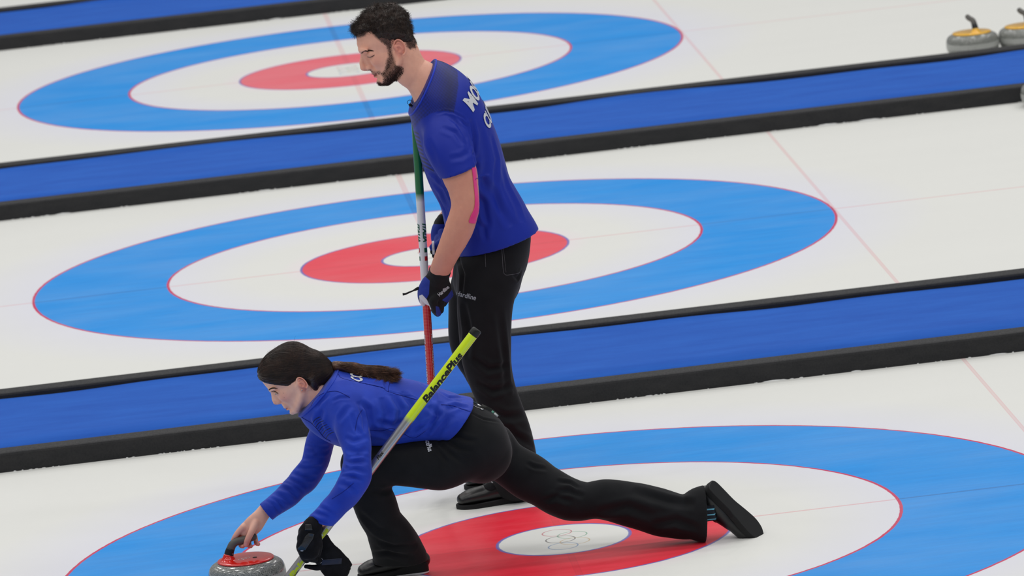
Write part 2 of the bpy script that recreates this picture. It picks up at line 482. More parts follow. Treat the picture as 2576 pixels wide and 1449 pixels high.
        for ax in range(3):
            sl0 = [slice(None)] * 3; sl1 = [slice(None)] * 3; sl0[ax] = slice(0, -1); sl1[ax] = slice(1, None)
            e = ins[tuple(sl0)] != ins[tuple(sl1)]
            o1, o2 = [(1, 2), (2, 0), (0, 1)][ax]
            ee = np.argwhere(e); ee = ee[(ee[:, o1] > 0) & (ee[:, o2] > 0) & (ee[:, o1] < act.shape[o1]) & (ee[:, o2] < act.shape[o2])]
            def cell(d1, d2):
                z = ee.copy(); z[:, o1] -= d1; z[:, o2] -= d2; return ids[z[:, 0], z[:, 1], z[:, 2]]
            quad = np.stack([cell(1, 1), cell(0, 1), cell(0, 0), cell(1, 0)], 1)
            flip = ~ins[ee[:, 0], ee[:, 1], ee[:, 2]]
            quad[flip] = quad[flip][:, ::-1]
            Q.append(quad)
        Q = np.concatenate(Q); Q = Q[(Q >= 0).all(1)]
        V = laplace(V, Q, smooth)
        s.D = None
        return V, Q
def laplace(V, Q, it, lam=.5):
    if it <= 0: return V
    e = np.concatenate([Q[:, [0, 1]], Q[:, [1, 2]], Q[:, [2, 3]], Q[:, [3, 0]]])
    n = len(V)
    deg = np.bincount(e[:, 0], minlength=n) + np.bincount(e[:, 1], minlength=n)
    for i in range(it * 2):
        A = np.stack([np.bincount(e[:, 0], V[e[:, 1], j], n) + np.bincount(e[:, 1], V[e[:, 0], j], n) for j in range(3)], 1) / np.maximum(deg, 1)[:, None]
        V = V + (lam if i % 2 == 0 else -lam * 1.04) * (A - V)
    return V
def vnormals(V, Q):
    n = np.cross(V[Q[:, 2]] - V[Q[:, 0]], V[Q[:, 3]] - V[Q[:, 1]])
    out = np.stack([np.bincount(Q.ravel(), np.repeat(n[:, j], 4), len(V)) for j in range(3)], 1)
    return out / np.maximum(np.linalg.norm(out, axis=1), 1e-12)[:, None]
def bvh_of(V, Q):
    return BVHTree.FromPolygons([Vector(v) for v in V], [tuple(int(i) for i in q) for q in Q])
def on_surface(bvh, px, py):
    """where the line of sight through a photograph pixel meets a surface"""
    d = CF + CR * (px - W / 2) / FPX - CU * (py - H / 2) / FPX
    hit = bvh.ray_cast(Vector(CAM), Vector(N(d)))
    return None if hit[0] is None else np.array(hit[0])
def folds(V, Q, lines, side=+1):
    """press cloth folds: lines = [(pixels, width m, depth m)]; each fold is a furrow with soft ridges beside it"""
    b = bvh_of(V, Q); Nn = vnormals(V, Q); disp = np.zeros(len(V))
    for pix, wd, dp in lines:
        pts = []
        pix = [np.array(q, float) for q in pix]
        for i in range(len(pix) - 1):
            for t in np.linspace(0, 1, 12, endpoint=(i == len(pix) - 2)):
                h = on_surface(b, *(pix[i] * (1 - t) + pix[i + 1] * t))
                if h is not None: pts.append(h)
        if len(pts) < 3: continue
        pts = np.array(pts); m = len(pts)
        lo = pts.min(0) - wd * 4; hi = pts.max(0) + wd * 4
        sel = np.where(((V > lo) & (V < hi)).all(1))[0]
        if not len(sel): continue
        d2 = np.full(len(sel), 1e9); tt = np.zeros(len(sel))
        for i in range(m - 1):
            A, B = pts[i], pts[i + 1]; AB = B - A; L2 = AB @ AB + 1e-12
            if L2 > .03 ** 2: continue
            t = np.clip(((V[sel] - A) @ AB) / L2, 0, 1); dd = ((V[sel] - A - t[:, None] * AB) ** 2).sum(1)
            u = dd < d2; d2[u] = dd[u]; tt[u] = (i + t[u]) / (m - 1)
        x = np.sqrt(d2) / wd
        env = np.clip(np.sin(np.pi * np.clip(tt, .0, 1)), 0, 1) ** .5
        disp[sel] += min(1.8 * dp, .75 * wd) * env * (-np.exp(-x * x) + .55 * np.exp(-((x - 1.7) / .8) ** 2))
    return V + Nn * disp[:, None]
def vnoise(X, f, seed=0):
    """smooth value noise, -1..1"""
    X = np.asarray(X) * f + 100.3; i = np.floor(X).astype(np.int64); t = X - i; t = t * t * (3 - 2 * t)
    def hsh(a, b, c):
        n = (a * 73856093) ^ (b * 19349663) ^ (c * 83492791) ^ (seed * 2654435761 & 0xffffffff)
        n = (n ^ (n >> 13)) * 1274126177 & 0x7fffffff
        n = (n ^ (n >> 15)) & 0xffff
        return n / 32767.5 - 1
    o = 0
    for a in (0, 1):
        for b in (0, 1):
            for c in (0, 1):
                wgt = (t[:, 0] if a else 1 - t[:, 0]) * (t[:, 1] if b else 1 - t[:, 1]) * (t[:, 2] if c else 1 - t[:, 2])
                o = o + wgt * hsh(i[:, 0] + a, i[:, 1] + b, i[:, 2] + c)
    return o
def ruffle(V, Q, amp, f, seed=0, axis=None, stretch=.25):
    """soft irregular cloth relief, optionally stretched along an axis"""
    X = V.copy()
    if axis is not None:
        ax = N(axis); X = X - (X @ ax)[:, None] * ax * (1 - stretch)
    return V + vnormals(V, Q) * (amp * (vnoise(X, f, seed) + .4 * vnoise(X, f * 2.1, seed + 5)))[:, None]
def sec(y, l, r, b, ysh=0):
    """section seen between two photograph pixels l and r at depth y, half thickness b along the depth"""
    A = P(l[0], l[1], y); B = P(r[0], r[1], y)
    return ((A + B) / 2, float(np.linalg.norm(B - A)) / 2, b, N(B - A))
def csec(y, c, apx, b, nd=None):
    """section from a centre pixel and half width in pixels"""
    return (P(c[0], c[1], y), apx * mpp(y), b, None)
def cut(f, l, r, y, toward, sh=0.0, radius=None):
    """cut a field with the plane that holds the line of two pixels and the depth axis; toward = a pixel on the side to remove"""
    A = P(l[0], l[1], y); B = P(r[0], r[1], y); n = N(np.cross(B - A, [0, 1, 0])); n = n if n @ (P(toward[0], toward[1], y) - A) > 0 else -n
    return f.half(A + n * sh, n, None, (A + B) / 2, radius)
def fill_n(S):
    out = []
    for i, s in enumerate(S):
        if s[3] is None:
            T = N(S[min(i + 1, len(S) - 1)][0] - S[max(i - 1, 0)][0]); s = (s[0], s[1], s[2], N(np.cross(T, [0, 1, 0])))
        out.append(s)
    # keep the in-plane direction from flipping along the chain
    for i in range(1, len(out)):
        if out[i][3] @ out[i - 1][3] < 0: out[i] = (out[i][0], out[i][1], out[i][2], -out[i][3])
    return out
def patch_on(name, bv, poly, off, parent, mat, thick=.0008, step=2.0, smooth=True):
    """a thin cloth or vinyl patch lying on a surface, outlined by photograph pixels"""
    C = [np.array(p, float) for p in poly]; n = len(C); out = []
    if smooth:
        for i in range(n):
            p0, p1, p2, p3 = C[i - 1], C[i], C[(i + 1) % n], C[(i + 2) % n]; m = max(2, int(np.linalg.norm(p2 - p1) / step))
            for k in range(m):
                t = k / m; out.append(.5 * ((2 * p1) + (-p0 + p2) * t + (2 * p0 - 5 * p1 + 4 * p2 - p3) * t * t + (-p0 + 3 * p1 - 3 * p2 + p3) * t ** 3) * .7 + (p1 * (1 - t) + p2 * t) * .3)
    else:
        for i in range(n):
            p1, p2 = C[i], C[(i + 1) % n]; m = max(1, int(np.linalg.norm(p2 - p1) / step)); out += [p1 * (1 - k / m) + p2 * k / m for k in range(m)]
    bm = bmesh.new(); bm.faces.new([bm.verts.new((p[0], p[1], 0)) for p in out]); bmesh.ops.triangulate(bm, faces=bm.faces)
    for _ in range(6):
        es = [e for e in bm.edges if e.calc_length() > step * 1.6]
        if not es: break
        bmesh.ops.subdivide_edges(bm, edges=es, cuts=1); bmesh.ops.triangulate(bm, faces=bm.faces)
    W_ = []; ok = []
    for v in bm.verts:
        h = on_surface(bv, v.co.x, v.co.y); ok.append(h is not None); W_.append(h - CF * off if h is not None else np.zeros(3))
    for i, v in enumerate(bm.verts): v.index = i
    F_ = [[v.index for v in f.verts] for f in bm.faces if all(ok[v.index] for v in f.verts)]; bm.free()
    W_ = np.array(W_); F_ = [f for f in F_ if max(np.linalg.norm(W_[f[a]] - W_[f[a - 1]]) for a in range(3)) < .03]
    if not F_: return None
    me = mesh(name, W_, F_); b2 = bmesh.new(); b2.from_mesh(me); bmesh.ops.delete(b2, geom=[v for v in b2.verts if not v.link_faces], context='VERTS'); b2.to_mesh(me); b2.free()
    o = link(name, me, parent, mat, True); md = o.modifiers.new('thickness', 'SOLIDIFY'); md.thickness = thick; md.offset = 0; return o
def hemi(name, V, Q, parent, mat):
    return link(name, mesh_q(name, V, Q), parent, mat)
def point_color(me, arr, name='tint'):
    a = me.attributes.new(name, 'FLOAT_COLOR', 'POINT')
    c = np.ones((len(arr), 4), np.float32); c[:, :3] = arr
    a.data.foreach_set('color', c.ravel())
def point_float(me, arr, name):
    a = me.attributes.new(name, 'FLOAT', 'POINT'); a.data.foreach_set('value', np.asarray(arr, np.float32))

# ------------------------------------------------------------------ lettering
def text_mesh(txt, size, bold=.0, shear=0.0, refine=.004, space=1.0):
    cu = bpy.data.curves.new('lettering', 'FONT'); cu.body = txt; cu.size = size; cu.offset = bold; cu.shear = shear; cu.space_character = space
    cu.align_x = 'CENTER'; cu.align_y = 'CENTER'; cu.fill_mode = 'FRONT'; cu.resolution_u = 4
    ob = bpy.data.objects.new('lettering', cu); COL.objects.link(ob)
    dg = bpy.context.evaluated_depsgraph_get(); dg.update()
    me = bpy.data.meshes.new_from_object(ob.evaluated_get(dg))
    bpy.data.objects.remove(ob)
    bm = bmesh.new(); bm.from_mesh(me); bmesh.ops.triangulate(bm, faces=bm.faces)
    bmesh.ops.remove_doubles(bm, verts=bm.verts, dist=1e-6)
    for _ in range(5):
        es = [e for e in bm.edges if e.calc_length() > refine]
        if not es: break
        bmesh.ops.subdivide_edges(bm, edges=es, cuts=1); bmesh.ops.triangulate(bm, faces=bm.faces)
    V = np.array([v.co[:] for v in bm.verts]); F = [[v.index for v in f.verts] for f in bm.faces]
    bm.free()
    return V, F
def text_on(bvh, txt, size, org, right, up, into, parent, mat, bold=.0, shear=0.0, off=.0012, sx=1.0, refine=.004, space=1.0, name='lettering'):
    """lettering laid on a surface: cast from a plane (org, right, up) along into"""
    V, F = text_mesh(txt, size, bold, shear, refine, space)
    right, up, into = N(right), N(up), N(into)
    out = []; ok = []
    for v in V:
        p = org + right * v[0] * sx + up * v[1]
        h = bvh.ray_cast(Vector(p), Vector(into), 1.0)
        if h[0] is None: out.append(p); ok.append(False)
        else:
            nn = np.array(h[1]); nn = nn if nn @ into < 0 else -nn
            out.append(np.array(h[0]) + nn * off * .5 - into * off * .5); ok.append(True)
    F = [f for f in F if all(ok[i] for i in f)]
    # drop stretched faces at silhouettes
    out = np.array(out)
    F = [f for f in F if max(np.linalg.norm(out[f[0]] - out[f[1]]), np.linalg.norm(out[f[1]] - out[f[2]]), np.linalg.norm(out[f[2]] - out[f[0]])) < refine * 6]
    if not F: return None
    me = mesh(name, out, F)
    bm = bmesh.new(); bm.from_mesh(me); bmesh.ops.delete(bm, geom=[v for v in bm.verts if not v.link_faces], context='VERTS'); bm.to_mesh(me); bm.free()
    return link(name, me, parent, mat, True)
def text_tube(txt, size, A, B, r, t0, ang0, parent, mat, bold=0, shear=0, sx=1.0, flip=1, space=1.0, off=.0006, name='lettering', facing=None):
    """lettering wrapped round a pole from A to B, centred at distance t0 from A; ang0 = angle from the camera-facing side"""
    V, F = text_mesh(txt, size, bold, shear, .004, space)
    T = N(B - A); c = N(CAM - (A + B) / 2) if facing is None else facing; c = N(c - (c @ T) * T); s = np.cross(T, c)
    out = []
    for v in V:
        rr = r(t0 + v[0] * sx * flip) if callable(r) else r
        a = ang0 - flip * v[1] / rr
        out.append(A + T * (t0 + v[0] * sx * flip) + (c * math.cos(a) + s * math.sin(a)) * (rr + off))
    return link(name, mesh(name, out, F), parent, mat, True)
def strands(name, paths, rad, parent, mat, res=1):
    cu = bpy.data.curves.new(name, 'CURVE'); cu.dimensions = '3D'; cu.bevel_depth = rad; cu.bevel_resolution = 0; cu.resolution_u = res; cu.use_fill_caps = False
    for p in paths:
        sp = cu.splines.new('POLY'); sp.points.add(len(p) - 1)
        a = np.ones((len(p), 4), np.float32); a[:, :3] = p; sp.points.foreach_set('co', a.ravel())
        rr = np.linspace(1, .35, len(p)).astype(np.float32); sp.points.foreach_set('radius', rr)
    ob = bpy.data.objects.new(name, cu); COL.objects.link(ob)
    dg = bpy.context.evaluated_depsgraph_get(); dg.update()
    me = bpy.data.meshes.new_from_object(ob.evaluated_get(dg)); bpy.data.objects.remove(ob)
    return me
def join_meshes(name, mes, parent, mats):
    """one mesh object out of several pieces (each keeps its material slot)"""
    bm = bmesh.new(); cnt = 0; slots = []
    for me, mi in mes:
        bm.from_mesh(me); bm.faces.ensure_lookup_table()
        for f in bm.faces[cnt:]: f.material_index = mi
        cnt = len(bm.faces)
    out = bpy.data.meshes.new(name); bm.to_mesh(out); bm.free()
    mi = np.zeros(len(out.polygons), np.int32); out.polygons.foreach_get('material_index', mi)
    o = link(name, out, parent, mats, True); out.polygons.foreach_set('material_index', mi); return o
# ------------------------------------------------------------------ materials for things and people
def skin_material(name):
    t = NT(name); co = t.coords()
    at = t.node('ShaderNodeAttribute', attribute_name='tint')
    n = t.noise(co, 45, 4); f = t.noise(co, 420, 2)
    c = t.mix(t.ramp(n, .3, .7, 0, .22), at.outputs['Color'], srgb(196, 128, 112))
    t.set(col=c, rough=t.ramp(f, .2, .8, .42, .6), spec=.4, sss=.12)
    t.b.inputs['Subsurface Radius'].default_value = (.9, .35, .2); t.b.inputs['Subsurface Scale'].default_value = .008
    t.bump(f, .10, .0006)
    return t.m
MAT_SKIN = skin_material('skin')
def hair_material(name, c0, c1, rough=.38):
    t = NT(name); co = t.coords('Object')
    n = t.noise(co, 30, 3); f = t.noise(co, 260, 2)
    t.set(col=t.mix(t.ramp(f, .3, .7), t.mix(t.ramp(n, .35, .65), c0, c1), c0), rough=rough, spec=.35)
    return t.m
MAT_HAIR_M = hair_material('dark_brown_hair', srgb(34, 25, 21), srgb(66, 48, 39), .5)
MAT_BEARD = hair_material('brown_beard', srgb(44, 30, 24), srgb(92, 58, 42), .55)
MAT_HAIR_W = hair_material('brown_hair', srgb(34, 25, 22), srgb(72, 52, 43), .34)
MAT_TAIL = hair_material('ponytail_hair', srgb(66, 44, 33), srgb(132, 92, 68), .36)
def cloth_material(name, c0, c1, weave=900, rough=.7, spec=.25, sheen=.15, bump=.15, big=12):
    t = NT(name); co = t.coords()
    n = t.noise(co, big, 4); f = t.noise(co, weave, 2)
    t.set(col=t.mix(t.ramp(n, .35, .65), c0, c1), rough=rough, spec=spec, sheen=sheen, sheen_rough=.4)
    t.bump(t.math('ADD', f, t.math('MULTIPLY', t.noise(co, big * 3, 3), .8)), bump, .0012)
    return t.m
MAT_JACKET = cloth_material('blue_jacket_cloth', srgb(26, 56, 170), srgb(32, 66, 188), rough=.62)
MAT_BLACK = cloth_material('black_trouser_cloth', srgb(19, 20, 23), srgb(25, 26, 29), rough=.8, spec=.18, sheen=.10, bump=.1)
MAT_GLOVEBLACK = cloth_material('black_knit', srgb(15, 15, 18), srgb(23, 23, 27), rough=.85, spec=.15, sheen=.1, bump=.4, big=40)
MAT_GLOVEBLUE = cloth_material('blue_stretch_cloth', srgb(32, 52, 140), srgb(40, 62, 158), rough=.6)
MAT_VINYL = plain('black_vinyl', srgb(26, 27, 30), .22, .6, .1, 50, .6)
MAT_LEATHER = plain('black_leather', srgb(17, 18, 20), .34, .5, .12, 30, .12)
MAT_RUBBER = plain('black_rubber', srgb(22, 23, 25), .6, .3, .1, 60, .2)
MAT_WHITE = plain('white_print', srgb(214, 216, 222), .55, .3, .02)
MAT_GREYPRINT = plain('pale_grey_print', srgb(176, 180, 188), .5, .3, .02)
MAT_BLACKP = plain('black_print', srgb(18, 22, 20), .45, .4, .02)
MAT_DARKLINE = plain('dark_blue_seam', srgb(16, 30, 120), .7, .2, .02)
MAT_NAVY = plain('navy_patch', srgb(22, 30, 54), .4, .4, .05)
MAT_WHITERUB = plain('white_slider', srgb(226, 226, 230), .4, .4, .03)
MAT_PINK = cloth_material('pink_tape_cloth', srgb(232, 66, 138), srgb(240, 78, 150), rough=.8)
MAT_METAL = plain('bright_steel', srgb(190, 190, 190), .25, .5, .03, metal=1.0)
def eye_material(name, iris):
    """white ball with an iris round the local +X axis"""
    t = NT(name); x, y, z = t.xyz(t.coords('Object'))
    r = t.math('SQRT', t.math('ADD', t.math('MULTIPLY', y, y), t.math('MULTIPLY', z, z)))
    fr = t.ramp(x, 0, .0005)
    ir = t.math('MULTIPLY', fr, t.ramp(r, .0058, .0064, 1, 0)); pu = t.math('MULTIPLY', fr, t.ramp(r, .0026, .003, 1, 0))
    c = t.mix(ir, srgb(205, 200, 198), iris); c = t.mix(pu, c, srgb(10, 9, 9))
    t.set(col=c, rough=.08, spec=.6); return t.m
def granite():
    t = NT('speckled_granite'); co = t.coords('Object')
    v = t.node('ShaderNodeTexVoronoi'); t.put(v.inputs['Vector'], co); v.inputs['Scale'].default_value = 620
    cr = t.xyz(v.outputs['Color'])[0]
    n = t.noise(co, 30, 5, .7)
    c = t.mix(t.ramp(cr, .25, .3), srgb(70, 74, 72), srgb(136, 138, 134))
    c = t.mix(t.ramp(cr, .72, .76), c, srgb(162, 164, 158))
    c = t.mix(t.ramp(n, .4, .7, 0, .35), c, srgb(98, 104, 102))
    z = t.xyz(co)[2]
    bandm = t.math('MULTIPLY', t.ramp(z, .040, .043), t.ramp(z, .066, .069, 1, 0))
    c = t.mix(t.math('MULTIPLY', bandm, .45), c, srgb(196, 198, 196))
    t.set(col=c, rough=t.math('ADD', t.math('MULTIPLY', bandm, .4), .16), spec=.5, coat=.25, coat_rough=.08)
    return t.m
MAT_GRANITE = granite()
def gloss(name, c, rough=.16):
    t = NT(name); n = t.noise(t.coords(), 60, 3)
    t.set(col=t.mix(t.ramp(n, .3, .7, 0, .12), c, tuple(v * .6 for v in c[:3]) + (1,)), rough=rough, spec=.5, coat=.6, coat_rough=.05); return t.m
MAT_REDPLATE = gloss('red_plastic', srgb(218, 28, 16)); MAT_YELPLATE = gloss('yellow_plastic', srgb(250, 188, 8))
MAT_GRIP = plain('grey_grip', srgb(92, 90, 86), .5, .35, .06, 40, .15)
MAT_SLEEVE = plain('black_sleeve', srgb(22, 26, 30), .45, .4, .05)
# ------------------------------------------------------------------ curling stones
def lathe(name, prof, seg=96, close=True):
    V, F = [], []
    for (r, z) in prof:
        for i in range(seg):
            a = 2 * math.pi * i / seg; V.append((r * math.cos(a), r * math.sin(a), z))
    m = len(prof)
    for j in range(m - 1):
        for i in range(seg):
            F.append((j * seg + i, j * seg + (i + 1) % seg, (j + 1) * seg + (i + 1) % seg, (j + 1) * seg + i))
    F.append(tuple(range(seg))[::-1]); F.append(tuple((m - 1) * seg + i for i in range(seg)))
    return mesh(name, V, F)
def round_prof(pts, n=5):
    """smooth a profile with Catmull-Rom"""
    S = [(np.array([p[0], 0, p[1]]), .1, .1, np.array([1., 0, 0])) for p in pts]
    out = []
    C = [np.array(p, float) for p in pts]
    for i in range(len(C) - 1):
        p0 = C[max(i - 1, 0)]; p1 = C[i]; p2 = C[i + 1]; p3 = C[min(i + 2, len(C) - 1)]
        for k in range(n):
            t = k / n; out.append(.5 * ((2 * p1) + (-p0 + p2) * t + (2 * p0 - 5 * p1 + 4 * p2 - p3) * t * t + (-p0 + 3 * p1 - 3 * p2 + p3) * t ** 3))
    out.append(C[-1]); return [tuple(q) for q in out]
def tube_mesh(name, pts, radii, seg=20, flat=1.0):
    V, F = [], []; pts = [np.asarray(p, float) for p in pts]; m = len(pts)
    ref = None
    for i, p in enumerate(pts):
        T = N(pts[min(i + 1, m - 1)] - pts[max(i - 1, 0)])
        if ref is None: ref = N(np.cross(T, [0, 1, .01]))
        n = N(ref - (ref @ T) * T); ref = n; b = np.cross(T, n)
        for k in range(seg):
            a = 2 * math.pi * k / seg; V.append(p + radii[i] * (n * math.cos(a) + flat * b * math.sin(a)))
    for i in range(m - 1):
        for k in range(seg): F.append((i * seg + k, i * seg + (k + 1) % seg, (i + 1) * seg + (k + 1) % seg, (i + 1) * seg + k))
    F.append(tuple(range(seg))[::-1]); F.append(tuple((m - 1) * seg + k for k in range(seg)))
    return mesh(name, V, F)
def dense(pts, radii, n=6):
    R = spline([(np.asarray(p, float), r, r, np.array([1., 0, 0])) for p, r in zip(pts, radii)], .006)
    return R[:, :3], R[:, 3]
R_ST = .138
def make_stone(plate_mat, label, group, loc, ang, writing=False):
    LOCAL[0] = True
    root = empty('curling_stone', loc); tag(root, label, 'curling stone', group)
    prof = round_prof([(.060, .0), (.070, .0005), (.102, .005), (.125, .015), (.1355, .032), (R_ST, .055), (.1365, .078), (.1275, .097), (.108, .109), (.088, .1128), (.05, .113)])
    g = link('granite_body', lathe('granite_body', prof), root, MAT_GRANITE)
    pm = lathe('plate', round_prof([(.098, .1105), (.1015, .113), (.1005, .1165), (.094, .119), (.07, .1215), (.03, .1225), (.005, .1225)]))
    ca, sa = math.cos(ang), math.sin(ang)
    def R(x, z, y=0): return (x * ca - y * sa, x * sa + y * ca, z)
    plate = link('plate', pm, root, plate_mat)
    hp, hr = dense([R(-.060, .1165), R(-.060, .124), R(-.0595, .132), R(-.058, .140)], [.036, .026, .0195, .0165])
    link('handle_foot', tube_mesh('handle_foot', hp, hr, 28), plate, plate_mat)
    sp, sr = dense([R(-.0585, .134), R(-.0545, .147), R(-.048, .160)], [.0172, .0162, .0152])
    hd = link('handle', tube_mesh('handle', sp, sr, 24), root, MAT_SLEEVE)
    gp, gr = dense([R(-.049, .158), R(-.041, .172), R(-.027, .181), R(-.008, .184), R(.014, .186), R(.034, .191), R(.043, .194), R(.047, .1955)],
                   [.0150, .0148, .0142, .0138, .0138, .0134, .0118, .006])
    link('grip', tube_mesh('grip', gp, gr, 24), hd, MAT_GRIP)
    LOCAL[0] = False
    return root
st_c = PZ(617.5, 1402, .121)
MAIN = make_stone(MAT_REDPLATE, 'red-topped grey granite stone under the crouching player\'s bare hand', 'granite curling stones', (st_c[0], st_c[1], 0), math.radians(2))
q = PZ(2444, 78.5, .12); make_stone(MAT_YELPLATE, 'yellow-topped granite stone at top right, the fully visible one of the pair', 'granite curling stones', (q[0], q[1], 0), math.radians(103))
q2 = PZ(2575, 61.5, .12); make_stone(MAT_YELPLATE, 'yellow-topped granite stone cut off by the right edge, behind the fully visible one', 'granite curling stones', (q2[0], q2[1], 0), math.radians(105))
q3 = P(2638, 230, 8.46); make_stone(MAT_REDPLATE, 'grey granite stone peeking in at the right edge, on the middle sheet', 'granite curling stones', (q3[0], q3[1], 0), math.radians(60))
# marks on the red plate: three thin interlinked rings, a small black button, white letters on the black sleeve
def ring_mesh(name, c, ux, uy, R, w, n=40):
    V, F = [], []
    for i in range(n):
        a = 2 * math.pi * i / n; d = ux * math.cos(a) + uy * math.sin(a); V += [c + d * (R - w / 2), c + d * (R + w / 2)]
    for i in range(n): j = (i + 1) % n; F.append((2 * i, 2 * i + 1, 2 * j + 1, 2 * j))
    return mesh(name, V, F)
plate = [c for c in MAIN.children if c.name.startswith('plate')][0]
sx, sy = float(MAIN.location.x), float(MAIN.location.y)
top = bvh_from = BVHTree.FromPolygons([Vector((v.co.x + sx, v.co.y + sy, v.co.z)) for v in plate.data.vertices], [tuple(p.vertices) for p in plate.data.polygons])
def drop(px, py):
    h = on_surface(top, px, py); return h if h is not None else PZ(px, py, .1225)
pieces = []
for (cx, cy) in [(606, 1408), (614, 1405.5), (622, 1403.5)]:
    c = drop(cx, cy) + np.array([0, 0, .0006]); pieces.append((ring_mesh('ring', c, np.array([1., 0, 0]), np.array([0, 1., 0]), .0095, .0018), 0))
c = drop(641, 1402) + np.array([0, 0, .001])
pieces.append((lathe('knob', [(.008, 0), (.008, .0008), (.0, .0008)], 24), 1))
bmv = pieces[-1][0]
for v in bmv.vertices: v.co = Vector((v.co.x + c[0], v.co.y + c[1], v.co.z + c[2] - .001))
mk = join_meshes('emblem', pieces, plate, [MAT_WHITE, MAT_BLACKP])
slv = [c for c in MAIN.children if c.name.startswith('handle')][0]
A = np.array([sx - .0585, sy, .134]); B = np.array([sx - .048, sy, .161])
V_, F_ = text_mesh('YL ZUBLA', .0085, .0002, 0, .003)
T_ = N(B - A); c_ = N(CAM - A); c_ = N(c_ - (c_ @ T_) * T_); s_ = np.cross(T_, c_)
out = [A + T_ * (.011 + v[1]) + (c_ * math.cos(v[0] / .0155 - .25) + s_ * math.sin(v[0] / .0155 - .25)) * .0172 for v in V_]
link('lettering', mesh('lettering', out, F_), slv, MAT_WHITE)
# ------------------------------------------------------------------ heads
class Head:
    """local frame of a head: u forward, v up from the chin, w towards the player's left (the camera side)"""
    def __init__(s, y, chin, fwd, hpx):
        s.O = P(chin[0], chin[1], y); s.F = N(P(chin[0] + fwd[0] * 50, chin[1] + fwd[1] * 50, y) - s.O)
        L = np.array([0, -1., 0]); s.U = N(np.cross(s.F, L)) * 1.0
        if s.U[2] < 0: s.U = -s.U
        s.L = N(L - (L @ s.F) * s.F - (L @ s.U) * s.U); s.H = hpx * mpp(y); s.y = y
        s.AX = np.array([s.F, s.L, s.U])
    def p(s, u, w, v): return s.O + s.H * (u * s.F + w * s.L + v * s.U)
    def loc(s, X): 
        d = (np.asarray(X) - s.O) / s.H; return np.stack([d @ s.F, d @ s.L, d @ s.U], -1)
    def near(s, X):
        """mirror points to the camera side, then project to photograph pixels"""
        l = s.loc(X); l[:, 1] = np.abs(l[:, 1]); Y = s.O + s.H * (l[:, :1] * s.F + l[:, 1:2] * s.L + l[:, 2:] * s.U)
        return proj(Y), l
